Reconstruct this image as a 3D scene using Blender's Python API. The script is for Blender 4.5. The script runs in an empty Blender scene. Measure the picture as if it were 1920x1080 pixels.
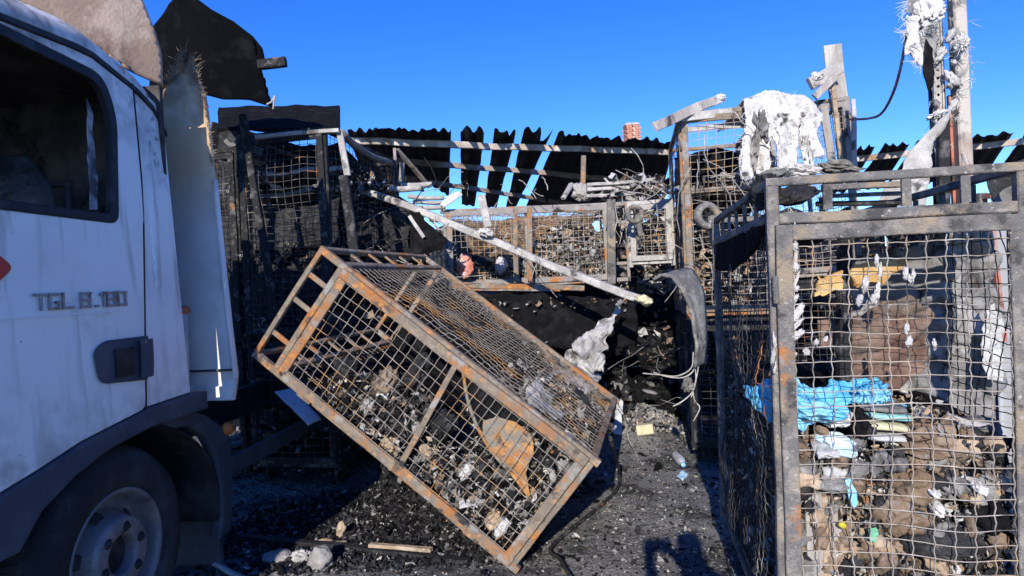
import bpy, bmesh, math, random
import numpy as np
from mathutils import Vector, Matrix

random.seed(7)
RNG = np.random.default_rng(7)
scene = bpy.context.scene
COL = scene.collection

# ------------------------------------------------------------------ camera
ROLL, PITCH, FPX, EYE = math.radians(2.6), math.radians(0.57), 1200.0, 1.5
CF = np.array([0, math.cos(PITCH), -math.sin(PITCH)])
CZ = np.array([0, math.sin(PITCH), math.cos(PITCH)])
CX = np.array([1.0, 0, 0])
CR = math.cos(ROLL) * CX - math.sin(ROLL) * CZ
CU = math.sin(ROLL) * CX + math.cos(ROLL) * CZ
CP = np.array([0, 0, EYE])
cam_data = bpy.data.cameras.new("camera")
cam_data.sensor_width = 36.0
cam_data.lens = 36.0 * FPX / 1920.0
cam_data.clip_start = 0.05
cam_data.clip_end = 3000.0
cam = bpy.data.objects.new("camera", cam_data)
COL.objects.link(cam)
cam.matrix_world = Matrix(((CR[0], CU[0], -CF[0], CP[0]), (CR[1], CU[1], -CF[1], CP[1]),
                           (CR[2], CU[2], -CF[2], CP[2]), (0, 0, 0, 1)))
scene.camera = cam

# ------------------------------------------------------------------ sky, sun, exposure
SUN_EL, SUN_AZ = math.radians(21.9), math.radians(11.0)      # azimuth the shadows point to, from +Y to +X
world = bpy.data.worlds.new("World")
scene.world = world
world.use_nodes = True
wn, wl = world.node_tree.nodes, world.node_tree.links
wn.clear()
sky = wn.new("ShaderNodeTexSky")
sky.sky_type = 'NISHITA'
sky.sun_disc = False
sky.sun_elevation = SUN_EL
sky.sun_rotation = SUN_AZ + math.pi
sky.air_density = 0.7
sky.dust_density = 0.0
sky.ozone_density = 4.0
hs = wn.new("ShaderNodeHueSaturation")
hs.inputs["Saturation"].default_value = 1.25
hs.inputs["Hue"].default_value = 0.519
bg = wn.new("ShaderNodeBackground")
bg.inputs["Strength"].default_value = 0.15
wo = wn.new("ShaderNodeOutputWorld")
wl.new(sky.outputs[0], hs.inputs["Color"])
wl.new(hs.outputs[0], bg.inputs["Color"])
wl.new(bg.outputs[0], wo.inputs["Surface"])
sd = bpy.data.lights.new("sun", 'SUN')
sd.energy = 3.25
sd.angle = math.radians(0.53)
sd.color = (1.0, 0.93, 0.82)
sun = bpy.data.objects.new("sun", sd)
COL.objects.link(sun)
SD = Vector((math.sin(SUN_AZ) * math.cos(SUN_EL), math.cos(SUN_AZ) * math.cos(SUN_EL), -math.sin(SUN_EL)))
sun.rotation_euler = SD.to_track_quat('-Z', 'Y').to_euler()
sun.location = (-3, -12, 9)
scene.view_settings.view_transform = 'Standard'
scene.view_settings.look = 'None'
scene.view_settings.exposure = 0.85
scene.view_settings.gamma = 1.0
scene.render.resolution_x, scene.render.resolution_y = 1024, 576

# ------------------------------------------------------------------ helpers
def ray(px, py):
    return CF + (px - 960) / FPX * CR + (540 - py) / FPX * CU
def at(px, py, Y):
    """world point seen in that direction of the photo, Y metres ahead"""
    d = ray(px, py)
    return CP + d * (Y / d[1])
def onz(px, py, z):
    d = ray(px, py)
    return CP + d * ((z - EYE) / d[2])

def vnoise(P, scale, seed, octaves=3, rough=0.5):
    """smooth vectorised noise in about -1..1: sums of random plane waves"""
    P = np.asarray(P, float)
    out = np.zeros(P.shape[:-1])
    amp, tot = 1.0, 0.0
    for o in range(octaves):
        g = np.random.default_rng(seed * 31 + o)
        K = g.normal(0, 1, (7, 3)); ph = g.uniform(0, 6.283, 7)
        out += amp * np.sin(P @ K.T * scale + ph).sum(-1) / 3.2
        tot += amp; amp *= rough; scale *= 2.1
    return out / tot
def ridge(P, scale, seed, octaves=3, rough=0.55):
    out = 0; amp, tot = 1.0, 0.0
    for o in range(octaves):
        out = out + amp * (1 - 2 * np.abs(vnoise(P, scale, seed + 17 * o, 1)))
        tot += amp; amp *= rough; scale *= 1.9
    return out / tot

def nrm(v):
    v = np.asarray(v, float); return v / (np.linalg.norm(v) + 1e-12)

class MB:
    """collects shapes, builds ONE mesh object"""
    def __init__(s): s.V = []; s.F = []; s.n = 0
    def add(s, V, F, m=0):
        V = np.asarray(V, float).reshape(-1, 3); F = np.asarray(F, int)
        s.V.append(V); s.F.append((F + s.n, m)); s.n += len(V); return s
    def bar(s, a, b, w, h=None, up=(0, 0, 1), seg=1, jit=0.0, m=0, seed=0, bev=0.12):
        """rectangular bar with chamfered edges from a to b"""
        h = h or w; a = np.asarray(a, float); b = np.asarray(b, float); d = nrm(b - a); up = np.asarray(up, float)
        if abs(d @ nrm(up)) > 0.97: up = np.array([1.0, 0, 0]) if abs(d[0]) < 0.9 else np.array([0, 1.0, 0])
        x = nrm(np.cross(d, up)); y = np.cross(x, d)
        c = min(w, h) * bev
        prof = [(-w/2 + c, -h/2), (w/2 - c, -h/2), (w/2, -h/2 + c), (w/2, h/2 - c), (w/2 - c, h/2), (-w/2 + c, h/2), (-w/2, h/2 - c), (-w/2, -h/2 + c)]
        V = []
        for i in range(seg + 1):
            o = a + (b - a) * i / seg
            for (p, q) in prof: V.append(o + x * p + y * q)
        V = np.array(V)
        if jit:
            for k, ax in enumerate((x, y)):
                V += np.outer(vnoise(V, 5.0, seed + 3 + k, 3) * jit, ax)
        F = []
        for i in range(seg):
            for j in range(8):
                F.append((i*8 + j, i*8 + (j+1) % 8, i*8 + 8 + (j+1) % 8, i*8 + 8 + j))
        s.add(V, F, m)
        e = seg * 8
        for base, rev in ((0, 1), (e, 0)):
            q = [(base+0, base+1, base+2, base+7), (base+7, base+2, base+3, base+6), (base+6, base+3, base+4, base+5)]
            if rev: q = [t[::-1] for t in q]
            s.F.append((np.array(q) + s.n - len(V), m))
        return s
    def tube(s, pts, r, n=6, m=0, cap=True):
        P = np.asarray(pts, float); N = len(P)
        r = np.broadcast_to(np.asarray(r, float), (N,))
        T = np.gradient(P, axis=0); T /= np.linalg.norm(T, axis=1)[:, None] + 1e-12
        u = nrm(np.cross(T[0], (0.3, 0.2, 0.93))); V = []
        an = np.arange(n) * 2 * math.pi / n
        for i in range(N):
            u = nrm(u - T[i] * (u @ T[i])); w = np.cross(T[i], u)
            V.append(P[i] + r[i] * (np.outer(np.cos(an), u) + np.outer(np.sin(an), w)))
        i, j = np.meshgrid(np.arange(N - 1), np.arange(n), indexing='ij')
        F = np.stack([i*n + j, i*n + (j+1) % n, (i+1)*n + (j+1) % n, (i+1)*n + j], -1).reshape(-1, 4)
        base = s.n; s.add(np.concatenate(V), F, m)
        if cap:
            for e, rv in ((0, 1), (N - 1, 0)):
                c = P[e]; s.V.append(c[None]); ci = s.n; s.n += 1
                t = [(base + e*n + k, base + e*n + (k+1) % n, ci) for k in range(n)]
                if rv: t = [q[::-1] for q in t]
                s.F.append((np.array(t), m))
        return s
    def grid(s, G, m=0, closed=False):
        G = np.asarray(G, float); a, b = G.shape[:2]
        i, j = np.meshgrid(np.arange(a - 1), np.arange(b if closed else b - 1), indexing='ij')
        F = np.stack([i*b + j, i*b + (j+1) % b, (i+1)*b + (j+1) % b, (i+1)*b + j], -1).reshape(-1, 4)
        return s.add(G.reshape(-1, 3), F, m)
    def slab(s, G, t, m=0):
        """grid sheet with thickness t"""
        G = np.asarray(G, float); a, b = G.shape[:2]
        du = np.gradient(G, axis=0); dv = np.gradient(G, axis=1)
        N = np.cross(du, dv); N /= np.linalg.norm(N, axis=2)[..., None] + 1e-12
        base = s.n
        s.grid(G, m); s.grid((G - N * t)[:, ::-1], m)
        idx = np.arange(a * b).reshape(a, b); o2 = a * b
        idb = (np.arange(a * b).reshape(a, b))[:, ::-1] + o2
        ring = lambda A: np.concatenate([A[0, :-1], A[:-1, -1], A[-1, :0:-1], A[:0:-1, 0]])
        r1, r2 = ring(idx) + base, ring(idb) + base
        k = np.arange(len(r1)); kn = (k + 1) % len(r1)
        s.F.append((np.stack([r1[kn], r1[k], r2[k], r2[kn]], -1), m))
        return s
    def disc(s, c, ax, prof, n=32, m=0):
        """surface of revolution: prof = [(radius, along)]"""
        c = np.asarray(c, float); ax = nrm(ax)
        u = nrm(np.cross(ax, (0.11, 0.2, 0.97))); w = np.cross(ax, u)
        an = np.arange(n) * 2 * math.pi / n
        G = np.stack([c + np.outer(np.cos(an), u) * r + np.outer(np.sin(an), w) * r + ax * h for r, h in prof])
        return s.grid(G, m, closed=True)
    def build(s, name, mats, parent=None, smooth=False, kind=None, matrix=None):
        me = bpy.data.meshes.new(name)
        V = np.concatenate(s.V) if s.V else np.zeros((0, 3))
        me.vertices.add(len(V)); me.vertices.foreach_set('co', V.ravel().astype(np.float32))
        cnt = np.concatenate([np.full(len(F), F.shape[1]) for F, m in s.F])
        mi = np.concatenate([np.full(len(F), m) for F, m in s.F])
        loops = np.concatenate([F.ravel() for F, m in s.F])
        me.loops.add(len(loops)); me.loops.foreach_set('vertex_index', loops.astype(np.int32))
        me.polygons.add(len(cnt))
        me.polygons.foreach_set('loop_start', np.concatenate([[0], np.cumsum(cnt)[:-1]]).astype(np.int32))
        me.polygons.foreach_set('material_index', mi.astype(np.int32))
        me.polygons.foreach_set('use_smooth', np.full(len(cnt), smooth))
        me.update(calc_edges=True); me.validate()
        for mm in (mats if isinstance(mats, (list, tuple)) else [mats]): me.materials.append(mm)
        o = bpy.data.objects.new(name, me); COL.objects.link(o)
        if parent: o.parent = parent
        if kind: o['kind'] = kind
        if matrix is not None: o.matrix_world = matrix
        return o

def tag(o, label, cat, group=None):
    o['label'] = label; o['category'] = cat
    if group: o['group'] = group
    return o
def empty(name, loc=(0, 0, 0), rz=0.0, label=None, cat=None, group=None):
    o = bpy.data.objects.new(name, None); COL.objects.link(o)
    o.location = loc; o.rotation_euler = (0, 0, rz); o.empty_display_size = 0.2
    if label: tag(o, label, cat, group)
    return o

# ------------------------------------------------------------------ materials
def mat(name, base, layers=(), rough=0.8, metal=0.0, bump=0.0, bscale=40.0, spec=0.3, stretch=(1, 1, 1), trans=0.0):
    """base colour, then layers (colour, noise scale, low, high) mixed over it by noise masks"""
    m = bpy.data.materials.new(name); m.use_nodes = True
    N, L = m.node_tree.nodes, m.node_tree.links
    b = N["Principled BSDF"]
    b.inputs["Roughness"].default_value = rough; b.inputs["Metallic"].default_value = metal
    b.inputs["Specular IOR Level"].default_value = spec
    tc = N.new("ShaderNodeTexCoord"); mp = N.new("ShaderNodeMapping")
    oi = N.new("ShaderNodeObjectInfo")
    L.new(tc.outputs["Object"], mp.inputs["Vector"]); mp.inputs["Scale"].default_value = stretch
    sc = N.new("ShaderNodeVectorMath"); sc.operation = 'MULTIPLY_ADD'
    sc.inputs[0].default_value = (1, 1, 1)
    cm = N.new("ShaderNodeCombineXYZ")
    ml = N.new("ShaderNodeMath"); ml.operation = 'MULTIPLY'; ml.inputs[1].default_value = 9.0
    L.new(oi.outputs["Random"], ml.inputs[0])
    for k in range(3): L.new(ml.outputs[0], cm.inputs[k])
    ad = N.new("ShaderNodeVectorMath"); ad.operation = 'ADD'
    L.new(mp.outputs[0], ad.inputs[0]); L.new(cm.outputs[0], ad.inputs[1])
    rgb = N.new("ShaderNodeRGB"); rgb.outputs[0].default_value = (*base, 1)
    col = rgb.outputs[0]
    for i, (c, s, lo, hi) in enumerate(layers):
        n = N.new("ShaderNodeTexNoise"); n.inputs["Scale"].default_value = s
        n.inputs["Detail"].default_value = 6.0; n.inputs["Roughness"].default_value = 0.62
        L.new(ad.outputs[0], n.inputs["Vector"])
        r = N.new("ShaderNodeMapRange"); r.inputs["From Min"].default_value = lo; r.inputs["From Max"].default_value = hi
        L.new(n.outputs["Fac"], r.inputs["Value"])
        x = N.new("ShaderNodeMix"); x.data_type = 'RGBA'
        x.inputs["B"].default_value = (0, 0, 0, 1)
        x.inputs[7].default_value = (*c, 1)
        L.new(r.outputs[0], x.inputs[0]); L.new(col, x.inputs[6]); col = x.outputs[2]
    L.new(col, b.inputs["Base Color"])
    if bump:
        n = N.new("ShaderNodeTexNoise"); n.inputs["Scale"].default_value = bscale; n.inputs["Detail"].default_value = 6.0
        L.new(ad.outputs[0], n.inputs["Vector"])
        bp = N.new("ShaderNodeBump"); bp.inputs["Strength"].default_value = bump; bp.inputs["Distance"].default_value = 0.02
        L.new(n.outputs["Fac"], bp.inputs["Height"]); L.new(bp.outputs[0], b.inputs["Normal"])
    if trans: b.inputs["Transmission Weight"].default_value = trans
    return m

def stain(m, col, lo, hi, nscale=5.0, nlo=.35, nhi=.6, axis=2, also=None, stretch=(1, 1, 1)):
    """fire stain on a panel: noise broken band that grows with height on the panel itself"""
    N, L = m.node_tree.nodes, m.node_tree.links; b = N["Principled BSDF"]
    src = b.inputs["Base Color"].links[0].from_socket
    tc = N.new("ShaderNodeTexCoord"); sp = N.new("ShaderNodeSeparateXYZ"); L.new(tc.outputs["Object"], sp.inputs[0])
    r = N.new("ShaderNodeMapRange"); r.inputs["From Min"].default_value = lo; r.inputs["From Max"].default_value = hi; L.new(sp.outputs[axis], r.inputs["Value"])
    n = N.new("ShaderNodeTexNoise"); n.inputs["Scale"].default_value = nscale; n.inputs["Detail"].default_value = 7
    mp = N.new("ShaderNodeMapping"); mp.inputs["Scale"].default_value = stretch; L.new(tc.outputs["Object"], mp.inputs["Vector"]); L.new(mp.outputs[0], n.inputs["Vector"])
    r2 = N.new("ShaderNodeMapRange"); r2.inputs["From Min"].default_value = nlo; r2.inputs["From Max"].default_value = nhi; L.new(n.outputs["Fac"], r2.inputs["Value"])
    mu = N.new("ShaderNodeMath"); mu.operation = 'MULTIPLY'; L.new(r.outputs[0], mu.inputs[0]); L.new(r2.outputs[0], mu.inputs[1])
    if also:
        r3 = N.new("ShaderNodeMapRange"); r3.inputs["From Min"].default_value = also[1]; r3.inputs["From Max"].default_value = also[2]; L.new(sp.outputs[also[0]], r3.inputs["Value"])
        m3 = N.new("ShaderNodeMath"); m3.operation = 'MULTIPLY'; L.new(mu.outputs[0], m3.inputs[0]); L.new(r3.outputs[0], m3.inputs[1]); mu = m3
    x = N.new("ShaderNodeMix"); x.data_type = 'RGBA'; x.inputs[7].default_value = (*col, 1)
    L.new(mu.outputs[0], x.inputs[0]); L.new(src, x.inputs[6]); L.new(x.outputs[2], b.inputs["Base Color"])
    return m
RUST = (0.40, 0.165, 0.05); RUSTY = (0.52, 0.27, 0.10); ASH = (0.36, 0.33, 0.30); CHAR = (0.018, 0.018, 0.02); SOOT = (0.035, 0.034, 0.036)
M = {}
M['rust'] = mat('rusted steel', (0.19, 0.16, 0.13), [((0.29, 0.23, 0.165), 14, .46, .62), ((0.36, 0.145, 0.045), 4.5, .49, .60), (RUSTY, 18, .57, .68), ((0.10, 0.075, 0.06), 10, .58, .66), ((0.29, 0.28, 0.265), 8, .55, .64), (SOOT, 7, .60, .67)], .85, .0, .5, 120)
M['rust_orange'] = mat('bright rust', (0.36, 0.165, 0.06), [((0.48, 0.26, 0.10), 16, .46, .60), ((0.22, 0.205, 0.17), 7, .47, .57), ((0.09, 0.065, 0.045), 13, .56, .64)], .9, .0, .5, 90)
M['rust_grey'] = mat('burnt grey steel with rust', (0.27, 0.25, 0.235), [(RUST, 4, .54, .62), (ASH, 12, .48, .62), (SOOT, 6, .56, .64)], .85, .0, .5, 120)
M['steel_char'] = mat('sooty black steel', (0.026, 0.026, 0.027), [((0.13, 0.125, 0.12), 12, .54, .66), ((0.20, 0.185, 0.17), 40, .62, .70), (RUST, 4, .64, .71)], .85, .0, .5, 140, spec=.15)
M['steel_soot'] = mat('sooty grey steel', (0.155, 0.147, 0.14), [((0.29, 0.262, 0.23), 22, .48, .62), ((0.30, 0.24, 0.17), 5, .52, .62), (RUST, 4, .63, .70), ((0.07, 0.068, 0.066), 11, .54, .64), ((0.48, 0.46, 0.43), 60, .62, .70)], .85, .0, .5, 160)
M['wire_pale'] = mat('pale burnt wire', (0.33, 0.29, 0.25), [((0.42, 0.32, 0.22), 4, .50, .60), ((0.09, 0.08, 0.075), 5, .53, .61), ((0.5, 0.47, 0.44), 9, .55, .65)], .8)
M['wire'] = mat('burnt wire', (0.25, 0.22, 0.19), [((0.44, 0.24, 0.09), 4, .52, .62), (SOOT, 5, .54, .62), (ASH, 9, .55, .65)], .8)
M['wire_char_shade'] = mat('sooty wire', (0.045, 0.045, 0.047), [((0.24, 0.22, 0.20), 5, .55, .65), (RUST, 3, .60, .67)], .8)  # dark wire for soot, and for shade on the near cage's side mesh
M['char'] = mat('char', CHAR, [((0.05, 0.05, 0.052), 12, .50, .65), ((0.14, 0.135, 0.13), 30, .62, .70)], .75, 0, .7, 60)
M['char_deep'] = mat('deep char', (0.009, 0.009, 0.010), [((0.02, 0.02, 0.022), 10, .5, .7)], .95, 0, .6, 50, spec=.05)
M['shaded_black_sheet'] = mat('sooted and shaded black sheet', (0.004, 0.0042, 0.005), [((0.012, 0.012, 0.013), 5, .52, .68)], .9, 0, .3, 30, spec=.04)  # soot black taken darker still, the sheet's shade put into the colour
M['ash'] = mat('grey ash', (0.16, 0.155, 0.15), [((0.34, 0.33, 0.31), 9, .48, .62), (SOOT, 6, .56, .66)], .95, 0, .6, 60)
M['ash_white'] = mat('white ash', (0.50, 0.48, 0.455), [((0.34, 0.33, 0.32), 9, .52, .66), ((0.12, 0.12, 0.12), 14, .64, .72)], .95, 0, .6, 40)
M['brown'] = mat('scorched card', (0.17, 0.115, 0.075), [((0.27, 0.20, 0.145), 8, .46, .60), ((0.045, 0.038, 0.033), 6, .50, .60), ((0.22, 0.21, 0.20), 11, .58, .66)], .95, 0, .5, 40)
M['tan'] = mat('scorched tan cloth', (0.36, 0.265, 0.18), [((0.48, 0.38, 0.28), 9, .48, .62), ((0.09, 0.065, 0.045), 7, .54, .63)], .95, 0, .5, 40)
M['sheet'] = mat('burnt roof steel', (0.022, 0.024, 0.03), [((0.06, 0.06, 0.065), 3, .52, .66), ((0.13, 0.09, 0.06), 5, .66, .74)], .75, .0, .4, 60)
M['purlin'] = mat('burnt roof purlin', (0.42, 0.36, 0.31), [((0.30, 0.17, 0.10), 3, .48, .60), ((0.58, 0.54, 0.50), 6, .50, .62), (SOOT, 4, .62, .70)], .85, 0, .4, 80)
M['pale'] = mat('pale burnt metal', (0.36, 0.34, 0.315), [((0.52, 0.50, 0.47), 9, .48, .62), ((0.09, 0.085, 0.08), 6, .58, .66), ((0.42, 0.25, 0.13), 5, .64, .70)], .8, 0, .4, 90)
M['alu'] = mat('pale grey pipe', (0.55, 0.55, 0.55), [((0.25, 0.24, 0.24), 6, .5, .62)], .5, .3, .3, 80)
M['wood'] = mat('weathered burnt plank', (0.34, 0.31, 0.28), [((0.52, 0.49, 0.45), 8, .48, .62), ((0.07, 0.06, 0.055), 6, .56, .66)], .95, 0, .6, 60, stretch=(1, 1, .25))
M['fleece'] = mat('scorched white fleece', (0.68, 0.67, 0.655), [((0.50, 0.48, 0.455), 6, .46, .62), ((0.30, 0.27, 0.24), 13, .58, .68), ((0.06, 0.055, 0.05), 5, .59, .65)], .98, 0, .5, 45, spec=.1)
M['soiled'] = mat('soiled white tarpaulin', (0.50, 0.49, 0.48), [((0.28, 0.27, 0.26), 5, .44, .60), ((0.10, 0.095, 0.09), 7, .54, .64)], .95, 0, .6, 40)
M['truck'] = mat('white truck paint', (0.92, 0.89, 0.835), [((0.83, 0.80, 0.745), 2.2, .45, .68), ((0.60, 0.57, 0.52), 4.0, .60, .78), ((0.40, 0.38, 0.36), 55, .67, .73)], .38, 0, .06, 12, spec=.45)
stain(M['truck'], (0.42, 0.37, 0.31), 1.95, 2.6, 7.0, .42, .62)
stain(M['truck'], (0.16, 0.14, 0.12), 2.15, 2.75, 16.0, .52, .66)
stain(M['truck'], (0.45, 0.42, 0.37), 1.25, .85, 9.0, .45, .65)
stain(M['truck'], (0.30, 0.25, 0.20), .20, .42, 9.0, .44, .60, axis=1, also=(2, 1.95, 2.3))
stain(M['truck'], (0.06, 0.055, 0.05), .24, .36, 22.0, .56, .64, axis=1, also=(2, 2.0, 2.3))
stain(M['truck'], (0.58, 0.55, 0.50), -9, -8, 5.0, .54, .70, stretch=(1, 3.0, .35))
M['boxwall'] = mat('scorched cream box wall', (0.72, 0.70, 0.66), [((0.62, 0.60, 0.56), 2.5, .45, .65), ((0.40, 0.38, 0.35), 40, .68, .74)], .6, 0, .15, 30)
stain(M['boxwall'], (0.66, 0.48, 0.28), 1.85, 2.2, 4.0, .15, .4)
stain(M['boxwall'], (0.26, 0.15, 0.08), 2.35, 2.7, 9.0, .34, .52)
M['trim'] = mat('dark grey plastic', (0.055, 0.065, 0.085), [((0.09, 0.10, 0.12), 6, .48, .66), ((0.16, 0.16, 0.16), 18, .66, .74)], .6, 0, .2, 120)
M['seal'] = mat('black rubber', (0.016, 0.017, 0.02), [((0.04, 0.042, 0.046), 9, .5, .65)], .6, 0, .2, 90)
M['tyre'] = mat('dusty tyre rubber', (0.022, 0.023, 0.026), [((0.055, 0.056, 0.06), 6, .46, .64), ((0.13, 0.13, 0.13), 26, .66, .73)], .9, 0, .4, 120)
M['rim'] = mat('dull silver wheel rim', (0.20, 0.20, 0.21), [((0.29, 0.27, 0.25), 7, .48, .62), ((0.12, 0.10, 0.09), 9, .58, .68)], .55, .35, .3, 60)
M['interior'] = mat('burnt cab trim', (0.05, 0.047, 0.045), [((0.11, 0.10, 0.09), 4, .48, .62), ((0.015, 0.015, 0.016), 6, .55, .65)], .9, 0, .5, 30)
M['glassbit'] = mat('cracked sooty glass', (0.42, 0.44, 0.46), [((0.10, 0.10, 0.11), 8, .5, .6)], .3, 0, .2, 60)
M['badge'] = mat('dull chrome letters', (0.30, 0.31, 0.34), [((0.16, 0.16, 0.17), 20, .5, .62)], .4, .6)
M['red'] = mat('red diamond badge', (0.62, 0.05, 0.03), [((0.45, 0.06, 0.04), 8, .5, .65)], .5)
M['amber'] = mat('amber lamp plastic', (0.62, 0.17, 0.04), [((0.30, 0.09, 0.03), 12, .5, .66)], .4)
M['dull_orange'] = mat('faded red orange plastic', (0.45, 0.15, 0.08), [((0.30, 0.10, 0.06), 10, .5, .66)], .55)
M['singed'] = mat('singed cream fibre panel', (0.42, 0.29, 0.20), [((0.62, 0.46, 0.34), 5, .46, .60), ((0.20, 0.12, 0.08), 3.2, .50, .64)], .9, 0, .15, 60)
M['duct'] = mat('greyed plastic intake', (0.52, 0.52, 0.50), [((0.36, 0.34, 0.30), 6, .5, .65)], .5)
M['blue'] = mat('blue plastic film', (0.10, 0.42, 0.66), [((0.26, 0.58, 0.76), 9, .46, .60), ((0.04, 0.22, 0.42), 12, .58, .68)], .4, 0, .4, 40)
M['sky_cloth'] = mat('pale blue cloth', (0.42, 0.62, 0.76), [((0.68, 0.76, 0.80), 7, .48, .62), ((0.12, 0.12, 0.12), 8, .62, .69)], .9, 0, .4, 40)
M['white_cloth'] = mat('dirty white cloth', (0.48, 0.48, 0.47), [((0.42, 0.42, 0.41), 7, .5, .62), ((0.08, 0.08, 0.08), 8, .62, .69)], .95, 0, .4, 40)
M['teal'] = mat('pale teal cloth', (0.30, 0.56, 0.56), [((0.5, 0.62, 0.60), 7, .5, .62)], .9, 0, .4, 40)
M['cream'] = mat('cream foam', (0.60, 0.54, 0.36), [((0.44, 0.36, 0.22), 6, .52, .64)], .95, 0, .5, 40)
M['foam'] = mat('yellow brown foam', (0.46, 0.27, 0.10), [((0.60, 0.41, 0.19), 8, .48, .60), ((0.20, 0.12, 0.05), 7, .60, .68)], .95, 0, .6, 35)
M['tarp'] = mat('grey sooty tarpaulin', (0.20, 0.195, 0.19), [((0.34, 0.33, 0.32), 5, .48, .62), ((0.06, 0.06, 0.06), 6, .57, .67), ((0.17, 0.13, 0.10), 9, .58, .68)], .7, 0, .4, 50)
M['panelbrown'] = mat('red brown board', (0.14, 0.085, 0.065), [((0.22, 0.15, 0.115), 9, .46, .60), ((0.09, 0.085, 0.08), 5, .52, .62), (SOOT, 6, .58, .66)], .85, 0, .4, 40)
M['panelgrey'] = mat('pale grey cladding', (0.36, 0.375, 0.385), [((0.28, 0.29, 0.30), 4, .5, .65)], .6)
M['redstrip'] = mat('faded red steel', (0.42, 0.15, 0.11), [((0.36, 0.24, 0.19), 7, .46, .60), (SOOT, 4, .54, .64)], .7)
M['creampaint'] = mat('cream painted steel', (0.46, 0.42, 0.37), [((0.30, 0.23, 0.18), 3, .48, .60), ((0.09, 0.08, 0.08), 3.5, .54, .64), ((0.20, 0.19, 0.18), 12, .56, .66)], .6, 0, .2, 60)
M['brick'] = mat('red chimney brick', (0.48, 0.20, 0.13), [((0.58, 0.32, 0.23), 7, .45, .62)], .9, 0, .4, 40)
M['mortar'] = mat('pale mortar', (0.52, 0.46, 0.40), [((0.40, 0.36, 0.32), 9, .5, .62)], .95)
M['yellow'] = mat('yellow plastic scrap', (0.70, 0.60, 0.05), [((0.4, 0.34, 0.05), 9, .5, .65)], .6)
M['green'] = mat('green plastic scrap', (0.15, 0.42, 0.26), [((0.35, 0.55, 0.42), 9, .5, .62)], .5)
M['pet'] = mat('dirty clear bottle plastic', (0.52, 0.56, 0.60), [((0.34, 0.34, 0.36), 9, .5, .65)], .25, 0, .2, 60)
M['bottleblue'] = mat('pale blue bottle cap', (0.25, 0.52, 0.72), [], .4)
M['stone'] = mat('pale ashy stone', (0.26, 0.25, 0.24), [((0.38, 0.36, 0.34), 7, .48, .62), ((0.10, 0.10, 0.10), 8, .58, .68)], .95, 0, .6, 40)
M['paper'] = mat('white scrap paper', (0.58, 0.60, 0.62), [((0.5, 0.5, 0.5), 9, .55, .66)], .9)
M['pink'] = mat('scorched red plastic', (0.55, 0.20, 0.14), [((0.62, 0.42, 0.36), 8, .48, .60), ((0.1, 0.07, 0.06), 8, .6, .68)], .7, 0, .4, 40)
M['hose'] = mat('pale grey hose', (0.40, 0.42, 0.44), [((0.25, 0.26, 0.28), 8, .5, .64)], .6)
M['cable'] = mat('burnt red cable', (0.26, 0.13, 0.11), [((0.36, 0.33, 0.32), 6, .5, .6)], .7)
M['ground'] = mat('charred ground', (0.15, 0.148, 0.144), [((0.25, 0.245, 0.23), 1.4, .46, .62), ((0.028, 0.028, 0.029), 2.3, .50, .62), ((0.20, 0.19, 0.18), 11, .54, .66), ((0.035, 0.035, 0.035), 24, .54, .64), ((0.30, 0.285, 0.265), 70, .64, .74), ((0.20, 0.165, 0.12), 6, .64, .72)], .95, 0, .8, 60)
M['skin'] = mat('skin', (0.5, 0.33, 0.25), rough=.6)
M['jacket'] = mat('dark jacket cloth', (0.04, 0.045, 0.06), [((0.06, 0.065, 0.08), 9, .5, .6)], .9)
M['phone'] = mat('black phone', (0.02, 0.02, 0.022), rough=.3)

# ------------------------------------------------------------------ shape kits
_ico = {}
def ico(sub):
    if sub not in _ico:
        bm = bmesh.new(); bmesh.ops.create_icosphere(bm, subdivisions=sub, radius=1.0)
        bm.verts.ensure_lookup_table()
        _ico[sub] = (np.array([v.co[:] for v in bm.verts]), np.array([[v.index for v in f.verts] for f in bm.faces])); bm.free()
    return _ico[sub]
def rotm(ax, ang):
    return np.array(Matrix.Rotation(ang, 3, Vector(ax)))
def euler(r):
    from mathutils import Euler
    return np.array(Euler(r).to_matrix())
def lump_geo(c, size, rot=(0, 0, 0), seed=0, amp=0.3, sub=4, fold=3.0, flat=0.0):
    V, F = ico(sub)
    h = ridge(V, fold, seed, 3) * amp + vnoise(V, 1.6, seed + 5, 2) * amp * .8
    P = V * (1 + h)[:, None]
    if flat: P[:, 2] = np.maximum(P[:, 2], -flat)
    P = (P * np.asarray(size)) @ euler(rot).T + np.asarray(c)
    return P, F
def lump(name, label, cat, c, size, m, rot=(0, 0, 0), seed=0, amp=.3, sub=4, fold=3.0, group=None, parent=None, smooth=True):
    P, F = lump_geo(c, size, rot, seed, amp, sub, fold)
    o = MB().add(P, F).build(name, m, parent, smooth)
    if label: tag(o, label, cat, group)
    return o

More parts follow.
